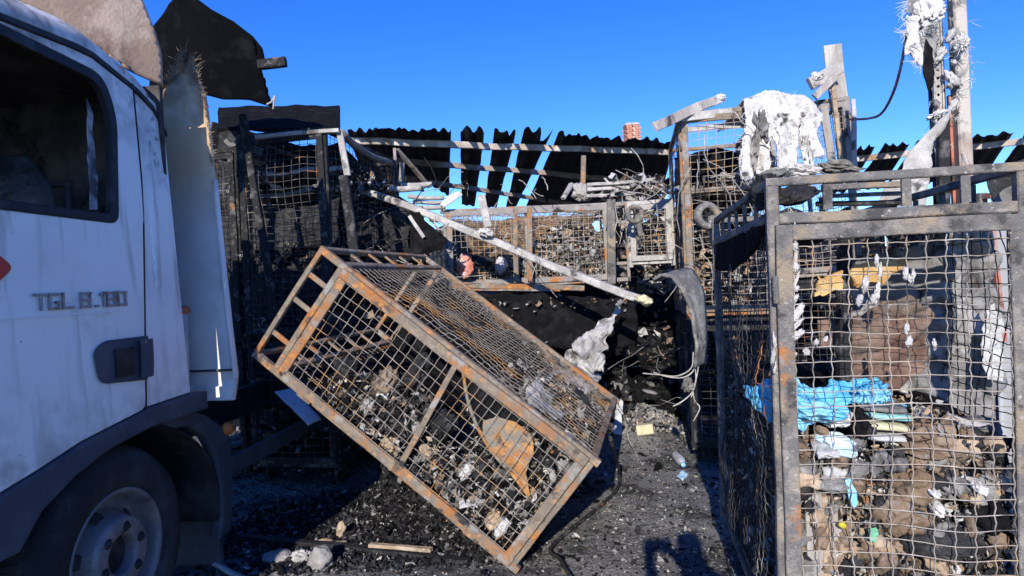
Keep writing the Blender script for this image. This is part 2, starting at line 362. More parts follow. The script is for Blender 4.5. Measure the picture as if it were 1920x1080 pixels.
def sheet_geo(outline, amp=.02, thick=.004, cuts=3, nscale=6.0, seed=0, fold=0.5, up=None, sag=None):
    """outline of 3D points -> crumpled sheet with thickness, bmesh arrays"""
    P = np.asarray(outline, float)
    bm = bmesh.new()
    vs = [bm.verts.new(p) for p in P]
    f = bm.faces.new(vs)
    bmesh.ops.triangulate(bm, faces=[f], quad_method='BEAUTY', ngon_method='BEAUTY')
    L = np.linalg.norm(P.max(0) - P.min(0))
    for k in range(cuts):
        lim = L / (3.0 * 1.7 ** k)
        es = [e for e in bm.edges if e.calc_length() > lim]
        if es:
            bmesh.ops.subdivide_edges(bm, edges=es, cuts=1, use_grid_fill=False)
            bmesh.ops.triangulate(bm, faces=[q for q in bm.faces if len(q.verts) > 3])
            bmesh.ops.beautify_fill(bm, faces=bm.faces[:], edges=[e for e in bm.edges if not e.is_boundary])
    bm.normal_update()
    co = np.array([v.co[:] for v in bm.verts]); no = nrm(np.mean([fc.normal[:] for fc in bm.faces], 0))
    h = vnoise(co, nscale, seed, 3) * (1 - fold) + ridge(co, nscale, seed + 9, 3) * fold
    co = co + np.outer(h * amp, no) + np.stack([vnoise(co, nscale * 2.2, seed + 40 + k, 2) for k in range(3)], -1) * amp * .5
    if sag is not None: co = sag(co)
    for v, p in zip(bm.verts, co): v.co = p
    bm.normal_update(); bm.verts.index_update()
    vn = np.array([v.normal[:] for v in bm.verts]); n0 = len(co)
    T = [[v.index for v in fc.verts] for fc in bm.faces]
    T = T + [[q + n0 for q in t[::-1]] for t in T]
    for e in bm.edges:
        if e.is_boundary:
            a_, b_ = e.verts[0].index, e.verts[1].index
            l = e.link_loops[0]
            if l.vert.index != a_: a_, b_ = b_, a_
            T.append([b_, a_, a_ + n0, b_ + n0])
    V = np.concatenate([co, co - vn * thick])
    bm.free()
    tri = [t for t in T if len(t) == 3]; qd = [t for t in T if len(t) == 4]
    return V, tri, qd
def sheet(name, label, cat, outline, m, amp=.02, thick=.004, cuts=4, nscale=6.0, seed=0, fold=.5, parent=None, group=None, smooth=True, sag=None):
    V, tri, qd = sheet_geo(outline, amp, thick, cuts, nscale, seed, fold, sag=sag)
    b = MB(); b.V.append(V); b.n = len(V)
    if tri: b.F.append((np.array(tri), 0))
    if qd: b.F.append((np.array(qd), 0))
    o = b.build(name, m, parent, smooth)
    if label: tag(o, label, cat, group)
    return o
def pxs(pts, Y=None):
    return [at(p[0], p[1], p[2] if len(p) > 2 else Y) for p in pts]
def plank(name, label, cat, a, b, w, h, m, seed=0, jit=.006, up=(0, 0, 1), seg=8, group=None, parent=None):
    o = MB().bar(a, b, w, h, up, seg, jit, 0, seed).build(name, m, parent)
    if label: tag(o, label, cat, group)
    return o
def pipe(name, label, cat, pts, r, m, n=8, group=None, parent=None, sm=4):
    P = np.asarray(pts, float)
    if sm > 1 and len(P) > 2:                      # Catmull-Rom
        Q = np.concatenate([[2*P[0]-P[1]], P, [2*P[-1]-P[-2]]]); out = []
        for i in range(1, len(Q) - 2):
            for k in range(sm):
                t = k / sm
                out.append(.5*((2*Q[i]) + (-Q[i-1]+Q[i+1])*t + (2*Q[i-1]-5*Q[i]+4*Q[i+1]-Q[i+2])*t*t + (-Q[i-1]+3*Q[i]-3*Q[i+1]+Q[i+2])*t**3))
        out.append(P[-1]); P = np.array(out)
    o = MB().tube(P, r, n).build(name, m, parent, True)
    if label: tag(o, label, cat, group)
    return o

def scraps(mb, P, size, mats_p, seed=0, flat=.35, spread=.5, chunk=.35):
    """many small bent flakes and chunks at points P (n,3); mats_p = weights per material slot"""
    g = np.random.default_rng(seed); n = len(P)
    s = size * np.minimum(np.exp(g.normal(0, spread, n)), 1.9)
    mi = g.choice(len(mats_p), n, p=np.array(mats_p) / sum(mats_p))
    isc = g.random(n) < chunk
    q = g.normal(0, 1, (n, 4)); q[:, 1:3] *= flat * 2; q /= np.linalg.norm(q, axis=1)[:, None]
    w, x, y, z = q.T
    R = np.stack([1-2*(y*y+z*z), 2*(x*y-z*w), 2*(x*z+y*w), 2*(x*y+z*w), 1-2*(x*x+z*z), 2*(y*z-x*w), 2*(x*z-y*w), 2*(y*z+x*w), 1-2*(x*x+y*y)], -1).reshape(n, 3, 3)
    fl = np.array([(-1, -1, 0), (0, -1, .2), (1, -1, 0), (-1, 1, 0), (0, 1, .2), (1, 1, 0), (-1, 0, .12), (0, 0, .35), (1, 0, .12)], float)
    ff = np.array([(0, 1, 7, 6), (1, 2, 8, 7), (6, 7, 4, 3), (7, 8, 5, 4)])
    ch = np.array([(-1, -1, -1), (1, -1, -1), (1, 1, -1), (-1, 1, -1), (-1, -1, 1), (1, -1, 1), (1, 1, 1), (-1, 1, 1)], float) * .62
    cf = np.array([(0, 3, 2, 1), (4, 5, 6, 7), (0, 1, 5, 4), (1, 2, 6, 5), (2, 3, 7, 6), (3, 0, 4, 7)])
    for k in range(len(mats_p)):
        for base, fc, sel in ((fl, ff, (mi == k) & ~isc), (ch, cf, (mi == k) & isc)):
            idx = np.where(sel)[0]
            if not len(idx): continue
            V = base[None] + g.normal(0, .28, (len(idx), len(base), 3))
            V *= np.stack([g.uniform(.5, 1.3, len(idx)), g.uniform(.35, 1.0, len(idx)), g.uniform(.3, .8, len(idx))], -1)[:, None]
            V = np.einsum('nij,nkj->nki', R[idx], V * s[idx][:, None, None]) + P[idx][:, None]
            F = fc[None] + (np.arange(len(idx)) * len(base))[:, None, None]
            mb.add(V.reshape(-1, 3), F.reshape(-1, 4), k)
    return mb

def wires(o, ux, uy, nz, W, H, dx, dy, r, warp, seed=0, crimp=0.0, sides=4, sub=2, hole=None):
    """woven wire panel: o corner, ux/uy in-plane axes, nz normal; returns an MB"""
    mb = MB(); o, ux, uy, nz = [np.asarray(q, float) for q in (o, ux, uy, nz)]
    def run(n, L, step, alongx, ph):
        k = max(2, int(round(L / step)) * sub + 1)
        s = np.linspace(0, L, k)
        pos = (np.arange(n) + .5)[:, None] * ((H if alongx else W) / n)
        a = np.broadcast_to(s, (n, k)); b = np.broadcast_to(pos, (n, k))
        u, v = (a, b) if alongx else (b, a)
        q = np.stack([u, v, np.full_like(u, seed * 3.7)], -1)
        edge = np.clip(np.minimum.reduce([u, W - u, v, H - v]) / .12, 0, 1)
        d = warp * vnoise(q, 4.0, seed + 1, 2) * edge
        du = warp * .55 * vnoise(q, 5.0, seed + 2, 2) * edge; dv = warp * .55 * vnoise(q, 5.0, seed + 3, 2) * edge
        if crimp:
            sgn = np.where((np.arange(n)[:, None] + np.arange(k)[None] // 1) % 2, 1, -1) * (1 if alongx else -1)
            d = d + crimp * sgn * (1 if sub == 1 else 1)
            if alongx: dv = dv + crimp * .5 * sgn
            else: du = du + crimp * .9 * sgn
        C = o + (u + du)[..., None] * ux + (v + dv)[..., None] * uy + d[..., None] * nz
        p, t = (uy, nz) if alongx else (ux, nz)
        an = np.arange(sides) * 2 * math.pi / sides + .4
        V = C[:, :, None, :] + r * (np.cos(an)[:, None] * p + np.sin(an)[:, None] * t)
        I = np.arange(n * k * sides).reshape(n, k, sides)
        A = I[:, :-1]; B = I[:, 1:]
        F = np.stack([A, np.roll(A, -1, 2), np.roll(B, -1, 2), B], -1)
        if hole is not None:
            cm = .5 * (np.stack([u, v], -1)[:, :-1] + np.stack([u, v], -1)[:, 1:])
            keep = ~hole(cm[..., 0], cm[..., 1])
            F = F[keep]
        mb.add(V.reshape(-1, 3), F.reshape(-1, 4))
    run(max(1, int(round(H / dy))), W, dx, True, 0)
    run(max(1, int(round(W / dx))), H, dy, False, 0)
    return mb

def cage(name, label, W, P, H, mf, mw, matrix, seed=0, warp=.012, pitch=.06, r=.0024, sub=2, door=True, guard=True, crimp=.0, back=True, sides=4,
         group='wire laundry cages', cat='cage', casters=True, gz=.12, mside=None, mdoor=None, topmesh=False, hole=None, midrail=None, jit=.004, lower=None):
    root = empty(name, label=label, cat=cat, group=group)
    root.matrix_world = matrix
    t = .038; x, y = W/2 - t/2, P/2 - t/2; B = MB
    sd_ = seed * 13
    k = 0
    def part(nm, a, b, w, h, m=mf, up=(0, 0, 1), seg=10):
        nonlocal k; k += 1
        return B().bar(a, b, w, h, up, seg, jit, 0, sd_ + k).build(nm, m, root)
    for sx in (-1, 1):
        for sy in (-1, 1): part('post', (sx*x, sy*y, 0.0), (sx*x, sy*y, H + (gz if guard else 0)), t, t, up=(1, 0, 0))
    for z in (t/2 + .02, H - t/2):
        for s in (-1, 1):
            part('rail', (-x + t/2, s*y, z), (x - t/2, s*y, z), t*.92, t*.92)
            part('rail', (s*x, -y + t/2, z), (s*x, y - t/2, z), t*.92, t*.92)
    if guard:
        zz = H + gz
        for s in (-1, 1):
            part('guard_rail', (-x - t/2, s*y, zz + .014), (x + t/2, s*y, zz + .014), .03, .028)
            part('guard_rail', (s*x, -y + t/2, zz + .014), (s*x, y - t/2, zz + .014), .03, .028)
        for fx in (-.25, .05, .27):
            part('stub', (fx*W, -y, H + .001), (fx*W, -y, zz), .028, .012, up=(0, 1, 0), seg=2)
        for s in (-1, 1):
            for fy in (-.3, -.15, 0, .15, .3): part('stub', (s*x, fy*P, H + .001), (s*x, fy*P, zz), .012, .028, up=(0, 1, 0), seg=2)
    G = dict(r=r, sub=sub, crimp=crimp, sides=sides)
    for s in (-1, 1):
        wires((s*x, -y, .05), (0, 1, 0), (0, 0, 1), (s, 0, 0), 2*y, H - .09, pitch, pitch*.85, warp=warp*1.5, seed=seed*5 + 2 + s, hole=hole if s < 0 else None, **G).build('side_mesh', mside or mw, root, kind='stuff')
    if back: wires((-x, y, .05), (1, 0, 0), (0, 0, 1), (0, 1, 0), 2*x, H - .09, pitch, pitch*.85, warp=warp, seed=seed*5 + 6, **G).build('back_mesh', mw, root, kind='stuff')
    if topmesh: wires((-x, -y, H - .01), (1, 0, 0), (0, 1, 0), (0, 0, 1), 2*x, 2*y, pitch, pitch, warp=warp, seed=seed*5 + 8, **G).build('top_mesh', mw, root, kind='stuff')
    if door:
        yf = -P/2 - .012; dw = .05
        d = B(); x0, x1, z0, z1 = -W/2 + .045, W/2 - .045, .055, H - .045
        d.bar((x0, yf, z0), (x0, yf, z1), dw, .024, (0, 1, 0), 12, jit, 0, sd_ + 50).bar((x1, yf, z0), (x1, yf, z1), dw, .024, (0, 1, 0), 12, jit, 0, sd_ + 51)
        d.bar((x0 + dw/2, yf, z0 + dw/2), (x1 - dw/2, yf, z0 + dw/2), .024, dw, (0, 0, 1), 8, jit, 0, sd_ + 52).bar((x0 + dw/2, yf, z1 - dw/2), (x1 - dw/2, yf, z1 - dw/2), .024, dw, (0, 0, 1), 8, jit, 0, sd_ + 53)
        do = d.build('door', mdoor or mf, root)
        wires((x0, yf, z0), (1, 0, 0), (0, 0, 1), (0, -1, 0), x1 - x0, z1 - z0, pitch, pitch*.85, warp=warp, seed=seed*5 + 9, **G).build('door_mesh', mw, do, kind='stuff')
        if midrail:
            B().bar((x0 + .02, yf - .012, midrail[0]), (x1 - .02, yf - .012, midrail[1]), .014, .03, (0, 0, 1), 8, jit, 0, sd_ + 60).build('crossbar', mdoor or mf, do)
        for z in (.25, H - .3):
            B().tube([(x0 - dw/2 - .004, yf - .006, z), (x0 - dw/2 - .004, yf - .006, z + .09)], .011, 8).build('hinge', mf, root, True)
    f = B(); gx = np.linspace(-x, x, 8); gy = np.linspace(-y, y, 12)
    Gd = np.stack(np.meshgrid(gx, gy, indexing='ij') + [np.full((8, 12), .035)], -1); Gd[..., 2] += vnoise(Gd, 6, seed, 2) * .004
    f.slab(Gd, .006).build('floor_plate', mf, root)
    if casters:
        for sx in (-1, 1):
            for sy in (-1, 1):
                c = np.array((sx*(x - .06), sy*(y - .1), -.055))
                cb = MB().disc(c, (1, 0, 0), [(.02, -.02), (.055, -.018), (.062, -.008), (.062, .008), (.055, .018), (.02, .02)], 18)
                cb.bar(c + (0, 0, .004), c + (0, 0, .075), .05, .02, (0, 1, 0))
                cb.build('caster', mf, root)
    return root

def fibres(pts_dirs, n, L, seed, r=.0012, curl=.5, spread=.6):
    """short loose threads growing from given (point, direction) pairs"""
    gg = np.random.default_rng(seed); mbb = MB()
    for k in range(n):
        p, dr = pts_dirs[gg.integers(len(pts_dirs))]
        p = np.asarray(p, float) + gg.normal(0, .008, 3); dr = nrm(np.asarray(dr, float) + gg.normal(0, spread, 3)); l = L * gg.uniform(.3, 1.3); q = [p]
        for s in range(3):
            dr = nrm(dr + gg.normal(0, curl, 3) * .6); q.append(q[-1] + dr * l / 3)
        mbb.tube(q, [r, r * .9, r * .7, r * .3], 3, cap=False)
    return mbb

# ================================================================== ground
def gh(x, y):
    q = np.stack([x, y, np.zeros_like(x)], -1)
    fade = np.clip(1.6 - np.hypot(x, y - 5) / 9, 0, 1)
    h = .022 * vnoise(q, 1.3, 3, 3) + .010 * vnoise(q, 9.0, 4, 3)
    mound = .26 * np.exp(-(((x - 1.05) / .42) ** 2 + ((y - 6.25) / .55) ** 2))
    return h * fade + mound
def axis_pts(lo, hi, fine, far):
    a = np.arange(lo, hi, fine)
    ext = np.array([.3, .9, 2, 4, 8, 16, 40, 100, 250, 600])[::1]
    return np.concatenate([lo - ext[::-1], a, hi + ext])
gx, gy = axis_pts(-3.6, 4.0, .035, 600), axis_pts(2.2, 9.5, .035, 600)
GX, GY = np.meshgrid(gx, gy, indexing='ij')
g = MB().grid(np.stack([GX, GY, gh(GX, GY)], -1)).build('ground', M['ground'], smooth=True)
g['kind'] = 'structure'

# small charred litter over the ground
LM = [M['char'], M['ash'], M['ash_white'], M['brown'], M['char_deep'], M['tan'], M['stone']]
def litter(n, size, wts, seed, xr, yr, dens=None, lift=.3, chunk=.35):
    gg = np.random.default_rng(seed)
    x = gg.uniform(*xr, n); y = gg.uniform(*yr, n)
    if dens is not None:
        k = gg.random(n) < dens(x, y); x, y = x[k], y[k]
    P = np.stack([x, y, gh(x, y) + size * lift], -1)
    return P, size, wts, seed, chunk
mb = MB()
for a in (litter(16000, .0055, [7, 7, .6, .4, 4, .12, .8], 1, (-2.4, 2.0), (2.8, 6.5)),
          litter(4200, .011, [7, 4, .45, .4, 5, .12, .6], 2, (-2.4, 2.2), (2.8, 7.5)),
          litter(20000, .013, [9, 1.1, .08, .04, 6, .02, .1], 3, (-1.9, .1), (3.35, 5.2), lambda x, y: np.clip(1.4 - np.hypot((x + .75) / .9, (y - 4.0) / .7), 0, 1), .55, .75),
          litter(160, .028, [6, 2.2, .5, .3, 4, .1, .8], 4, (-2.4, 2.2), (3.6, 7.5), None, .3, .8),
          litter(5000, .006, [4, 7, .8, .4, 3, .15, 1.5], 5, (.0, 1.8), (2.9, 5.4), lambda x, y: np.exp(-((x - .9) / .5) ** 2 - ((y - 3.5) / .7) ** 2)),
          litter(1800, .014, [2, 6, 2, .4, 1, .3, 4], 7, (.6, 1.6), (5.7, 6.8), None, .4, .8),
          litter(5000, .03, [6, 2.5, .7, .6, 5, .2, .5], 6, (-4, 4.5), (6.9, 11), None, .6)):
    scraps(mb, a[0], a[1], a[2], a[3], chunk=a[4])
tag(mb.build('charred_litter', LM, kind='stuff'), 'charred scraps and grey ash strewn over the ground', 'debris')

# ================================================================== truck
TR = empty('truck', (-1.65, 2.7, 0), -math.radians(6), 'white burnt out truck cab with bare box wall behind it at left', 'truck')
TN = lambda z: -.06 * max(0.0, z - 1.2)                # the side leans in above the belt line
def side_pts(tz, dn=0.0): return np.array([(dn + TN(z), t, z) for t, z in tz])
def loop_round(tz, r, n=4):
    """round the corners of a polygon"""
    P = np.asarray(tz, float); out = []; N = len(P)
    rr = r if hasattr(r, '__len__') else [r] * N
    for i in range(N):
        a, b, c = P[i-1], P[i], P[(i+1) % N]
        d1, d2 = a - b, c - b; l1, l2 = np.linalg.norm(d1), np.linalg.norm(d2)
        q = min(rr[i], .45*l1, .45*l2)
        p1, p2 = b + d1/l1*q, b + d2/l2*q
        for k in range(n + 1):
            t = k / n; out.append((1-t)**2*p1 + 2*t*(1-t)*b + t*t*p2)
    return np.array(out)
def side_panel(name, tz, m, dn=0.0, thick=.02, parent=TR, holes=(), bevel=.006, fn=None):
    """flat panel on the cab side, cut to an outline, with a rounded edge"""
    bm = bmesh.new()
    def ring(q): 
        vs = [bm.verts.new((dn + TN(z), t, z)) for t, z in q]
        return [bm.edges.new((vs[i], vs[(i+1) % len(vs)])) for i in range(len(vs))]
    es = ring(tz)
    for h in holes: es += ring(h)
    bmesh.ops.triangle_fill(bm, use_beauty=True, use_dissolve=False, edges=es)
    bmesh.ops.recalc_face_normals(bm, faces=bm.faces[:])
    if sum(f.normal.x for f in bm.faces) < 0: bmesh.ops.reverse_faces(bm, faces=bm.faces[:])
    ext = bmesh.ops.extrude_face_region(bm, geom=bm.faces[:])
    nv = [v for v in ext['geom'] if isinstance(v, bmesh.types.BMVert)]
    for v in nv: v.co.x += thick
    old = [f for f in bm.faces if all(v not in nv for v in f.verts)]
    bmesh.ops.recalc_face_normals(bm, faces=bm.faces[:])
    if bevel:
        be = [e for e in bm.edges if all(v in nv for v in e.verts) and e.is_manifold and e.calc_face_angle(0) > .6]
        try: bmesh.ops.bevel(bm, geom=be, offset=bevel, segments=2, affect='EDGES', profile=.5)
        except Exception: pass
    if fn:
        for v in bm.verts: fn(v)
    me = bpy.data.meshes.new(name); bm.to_mesh(me); bm.free(); me.materials.append(m)
    o = bpy.data.objects.new(name, me); COL.objects.link(o); o.parent = parent
    return o
ZR = lambda t: 2.645 - .28 * max(0, t + .02) ** 1.0 if t > -.02 else 2.645 - .05 * (-t - .02)    # roof edge height along the side
win = loop_round([(-1.15, 1.83), (.055, 1.825), (.115, 2.30), (.06, 2.47), (-1.0, 2.53)], [.05, .05, .10, .14, .1], 5)
win_in = loop_round([(-1.12, 1.865), (.015, 1.862), (.072, 2.29), (.025, 2.425), (-.97, 2.485)], [.04, .04, .09, .11, .08], 5)
door_out = loop_round([(-1.35, .84), (-.72, .84), (-.604, .882), (-.445, .915), (-.259, .962), (.10, 1.012), (.118, 1.03), (.215, 1.835), (.225, 1.86), (.235, 2.05), (.245, 2.50), (.14, 2.535), (-1.25, 2.575)], .012, 2)
hand = loop_round([(-.150, 1.165), (.135, 1.139), (.165, 1.333), (-.10, 1.335), (-.165, 1.30)], [.05, .012, .012, .06, .06], 4)
door = side_panel('door', door_out, M['truck'], -.02, .022, holes=(win,))
side_panel('window_seal', win, M['seal'], -.022, .03, parent=door, holes=(win_in,))
# sooty strip of broken glass still in the rear of the window
V, tri, qd = sheet_geo([(-.055 + TN(z), t, z) for t, z in [(-.035, 1.88), (.012, 1.885), (.03, 2.0), (.038, 2.2), (.048, 2.31), (.02, 2.36), (.012, 2.25), (-.005, 2.1), (-.012, 1.98)]], .006, .004, 4, 20, 5)
b = MB(); b.V.append(V); b.n = len(V); b.F.append((np.array(tri), 0)); b.F.append((np.array(qd), 0)); b.build('window_glass', M['glassbit'], door)
# rear quarter of the cab with rounded edge
quart = loop_round([(.128, 1.018), (.455, 1.026), (.455, 2.33), (.44, 2.44), (.255, 2.487), (.245, 2.05), (.235, 1.86), (.226, 1.835)], [.004, .01, .05, .05, .01, .01, .01, .01], 3)
side_panel('rear_quarter', quart, M['truck'], -.035, .03)
# fender blister pressed into the quarter
sb = MB(); G = []
for i in range(15):
    z = 1.55 + .72 * i / 14; w = math.sin(math.pi * i / 14) ** .6
    G.append([(-.006 + TN(z) + .016 * w * math.sin(math.pi * j / 8), .262 + .012 * i / 14 + .055 * j / 8, z) for j in range(9)])
sb.grid(G).build('pressed_rib', M['truck'], TR, True)
# roof: gutter lip, sloped roof band, top
tt = np.linspace(-1.5, .47, 22)
G = []
for t in tt:
    zr = ZR(t); e = max(0, (t - .30) / .17); dz = -.10 * e * e
    G.append([(TN(2.5) - .018 + k[0], t - .02 * e, k[1] + dz) for k in ((.012, zr - .115), (.020, zr - .075), (.004, zr - .03), (-.05, zr + .02), (-.16, zr + .06), (-.5, zr + .085), (-1.2, zr + .09), (-2.1, zr + .03))])
MB().grid(G).build('roof', M['truck'], TR, True)
G = [[(TN(2.5) + .002 + q, t, ZR(t) - .118 + w - .10 * max(0, (t - .30) / .17) ** 2) for q, w in ((0, 0), (.008, .006), (.008, .026), (0, .032))] for t in tt]
MB().grid(G).build('gutter_strip', M['seal'], TR)
MB().slab([[(x, t, ZR(t) - .045 + .012*math.sin(9*x + 4*t)) for x in np.linspace(-2.0, -.13, 14)] for t in np.linspace(-1.4, .42, 12)], .012).build('headliner', M['interior'], TR)
# cab shell: back wall, floor, far side, front, burnt trim inside
sh = MB()
sh.bar((-.99, .425, .98), (-.99, .425, 2.53), 1.86, .03, (0, 1, 0))
sh.build('cab_back_wall', M['interior'], TR)
MB().bar((-2.0, -1.4, 1.0), (-.06, -1.4, 1.0), .06, .10, (0, 0, 1)).bar((-1.03, -1.4, .98), (-1.03, .40, .98), 1.90, .05, (0, 0, 1)).build('cab_floor', M['interior'], TR)
MB().bar((-2.06, -.5, 1.0), (-2.06, -.5, 2.5), 1.8, .04, (1, 0, 0)).build('far_side', M['interior'], TR)
MB().bar((-1.03, -1.47, .75), (-1.03, -1.47, 1.72), 2.0, .06, (0, 1, 0)).bar((-1.03, -1.46, 2.45), (-1.03, -1.46, 2.62), 2.0, .06, (0, 1, 0)).build('front_wall', M['truck'], TR)
for s in (-.09, -1.98): MB().bar((s, -1.45, 1.7), (s - .02, -1.36, 2.5), .08, .08, (0, 1, 0)).build('windscreen_pillar', M['interior'], TR)
for sx in (-.45, -1.55):
    P, F = lump_geo((sx, -.35, 1.28), (.26, .27, .12), (0, 0, 0), 3, .12, 3)
    s_ = MB().add(P, F); P, F = lump_geo((sx, -.08, 1.72), (.25, .09, .42), (-.15, 0, 0), 5, .12, 3); s_.add(P, F)
    s_.tube([(sx - .24, -.02, 1.3), (sx - .24, .02, 2.0), (sx + .22, .02, 2.0), (sx + .22, -.02, 1.3)], .014)
    s_.build('burnt_seat', M['interior'], TR, True)
G = [[(-.30 - 1.4 * i / 14, -.9 + .25 * j / 5 + .05 * math.sin(i), 2.46 - .25 * abs(math.sin(i * .9)) * (j / 5) - .06 * math.sin(j * 1.7 + i)) for j in range(6)] for i in range(15)]
MB().slab(G, .01).build('hanging_lining', M['interior'], TR)
MB().tube([(-.2, -.72, 1.85), (-.32, -.8, 2.02), (-.52, -.8, 2.02), (-.6, -.72, 1.85), (-.52, -.64, 1.68), (-.32, -.64, 1.68), (-.2, -.72, 1.85)], .016).bar((-.4, -.72, 1.84), (-.4, -1.2, 1.5), .05).build('steering_wheel', M['interior'], TR, True)
# front of the cab side (out of view to the left): fender front
side_panel('front_fender', loop_round([(-1.48, .55), (-1.2, .5), (-.75, .62), (-.66, .80), (-.74, .83), (-1.37, .83), (-1.37, 1.8), (-1.48, 1.8)], .03, 3), M['truck'], -.03, .028)
# door handle recess
h = side_panel('door_handle', hand, M['trim'], .0005, .006, bevel=.003, parent=door)
hb = MB()
G = [[(.014 + .012 * math.sin(math.pi * j / 6), .075 + .075 * j / 6 + .008 * math.sin(2.4 * i / 8), 1.155 + .165 * i / 8) for j in range(7)] for i in range(9)]
hb.slab(G, .008).build('handle_grip', M['trim'], h)
G = [[(.009 + .006 * math.sin(math.pi * i / 8) * math.sin(math.pi * j / 6), -.06 + .11 * j / 6, 1.175 + .12 * i / 8) for j in range(7)] for i in range(9)]
MB().slab(G, .003).build('handle_bowl', M['seal'], h)
MB().disc((.028, .105, 1.312), (1, 0, 0), [(.0, .004), (.008, .004), (.009, 0), (.009, -.012)], 14).build('lock', M['rim'], h, True)
# creases on the door
MB().bar((.004, -1.3, 1.452), (.004, -.02, 1.452), .004, .006, (1, 0, 0), 4).build('door_crease', M['truck'], door)
# badge letters TGL 8.180, square strokes
def badge():
    w_, hh = .043, .052; S = []
    def seg(x, pts):
        for (a, b_) in pts: S.append(((x + a[0]*w_, a[1]*hh), (x + b_[0]*w_, b_[1]*hh)))
    L = {'T': [((-.05, 1), (1.05, 1)), ((.5, 0), (.5, 1))], 'G': [((0, 0), (0, 1)), ((0, 1), (1, 1)), ((0, 0), (1, 0)), ((1, 0), (1, .42)), ((.68, .42), (1, .42))],
         'L': [((0, 0), (0, 1)), ((0, 0), (1, 0))], '8': [((0, 0), (0, 1)), ((1, 0), (1, 1)), ((0, 0), (1, 0)), ((0, .5), (1, .5)), ((0, 1), (1, 1))],
         '1': [((.6, 0), (.6, 1)), ((.2, .9), (.6, 1))], '0': [((0, 0), (0, 1)), ((1, 0), (1, 1)), ((0, 0), (1, 0)), ((0, 1), (1, 1))], '.': [((.35, 0), (.55, 0))]}
    x = -.41
    for ch in 'TGL 8.180':
        if ch == ' ': x += .028; continue
        mbb = MB()
        before = len(S); seg(x, L[ch])
        for i, (a, b_) in enumerate(S[before:]):
            d = nrm(np.array(b_) - np.array(a)) * .006
            z0, z1 = 1.478 + a[1] - d[1], 1.478 + b_[1] + d[1]
            mbb.bar((.0045 + TN(1.5) + .0004*i, a[0] - d[0], z0), (.0045 + TN(1.5) + .0004*i, b_[0] + d[0], z1), .0095, .008, (1, 0, 0))
        mbb.build('badge_letter', M['badge'], door)
        x += {'1': .046, '.': .034}.get(ch, .061)
badge()
side_panel('red_diamond', loop_round([(-.482, 1.628), (-.62, 1.735), (-.758, 1.628), (-.62, 1.52)], [.03, .02, .03, .02], 4), M['red'], .0005, .003, bevel=.001, parent=door)
# wheel arch band and mudguard
top = [(-.66, .80), (-.604, .878), (-.445, .911), (-.259, .957), (.10, 1.008), (.125, 1.014), (.458, 1.021), (.575, 1.012)]
low = [(.575, .922), (.136, .925), (-.124, .893), (-.30, .84), (-.453, .765), (-.55, .66), (-.62, .66)]
side_panel('wheel_arch', top + low, M['trim'], -.05, .062, bevel=.012)
arc = [(.30, .905), (.40, .93), (.52, .925), (.66, .87), (.80, .78), (.878, .70), (.878, .42), (.84, .19), (.72, .19), (.755, .30), (.76, .46), (.73, .62), (.64, .76), (.50, .85), (.40, .86)]
side_panel('mudguard', arc, M['trim'], -.10, .05, bevel=.015)
G = [[(-.06 - .42 * j, -.06 + .80 * math.cos(a) * 1.0, .42 + .53 * math.sin(a)) for j in (0, .5, 1)] for a in np.linspace(-.25, 2.2, 20)]
MB().slab(G, .008).build('inner_arch', M['seal'], TR, True)
MB().bar((-.10, .80, .20), (-.40, .80, .18), .03, .34, (0, 0, 1), 3).build('mud_flap', M['trim'], TR)
MB().bar((-1.03, -1.50, .30), (-1.03, -1.50, .76), 2.06, .10, (0, 1, 0), 4).build('unseen_bumper', M['trim'], TR)  # out of view, added to stop low sun passing under the cab
MB().bar((-1.03, -1.35, .62), (-1.03, .25, .62), 1.15, .60, (0, 0, 1), 6, .02).build('unseen_engine_mass', M['seal'], TR)  # dark mass added under the cab to block sunlight
for p, q in (((.123, 1.02), (.2205, 1.835)), ((.2205, 1.835), (.240, 2.05)), ((.240, 2.05), (.250, 2.49))):
    MB().bar((.0006 + TN(p[1]) - .001, p[0], p[1]), (.0006 + TN(q[1]) - .001, q[0], q[1]), .007, .004, (1, 0, 0)).build('door_seam', M['seal'], TR)
# front wheel
W = empty('wheel', parent_loc := (-.03, -.05, .44)); W.parent = TR
W.empty_display_size = .1
ax = (1, 0, 0)
MB().disc((0, 0, 0), ax, [(.255, -.20), (.30, -.225), (.40, -.215), (.432, -.18), (.44, -.10), (.44, -.06), (.434, -.03), (.415, .0), (.38, .018), (.34, .026), (.30, .022), (.272, .008), (.26, -.01), (.255, -.03)], 72).build('tyre', M['tyre'], W, True)
tr = MB()
for k in range(60):
    a = 2 * math.pi * k / 60; c, s = math.cos(a), math.sin(a)
    tr.bar((-.045, .437*c, .437*s), (-.20, .437*math.cos(a + .05), .437*math.sin(a + .05)), .022, .016, (0, c, s))
tr.build('tread_blocks', M['tyre'], W, kind='stuff')
rim = MB().disc((0, 0, 0), ax, [(.262, -.02), (.270, .006), (.262, .012), (.252, .002), (.243, -.02), (.238, -.05), (.225, -.075), (.205, -.09), (.19, -.088)], 64)
dish = []
N = 128
for i, (r_, h_) in enumerate([(.19, -.088), (.178, -.07), (.165, -.035), (.155, .0), (.148, .018), (.138, .022), (.10, .022), (.085, .02), (.08, .012), (.078, -.03)]):
    dish.append([(h_, r_*math.cos(2*math.pi*j/N), r_*math.sin(2*math.pi*j/N)) for j in range(N)])
rim.grid(dish, 0, closed=True)
ro = rim.build('rim', M['rim'], W, True)
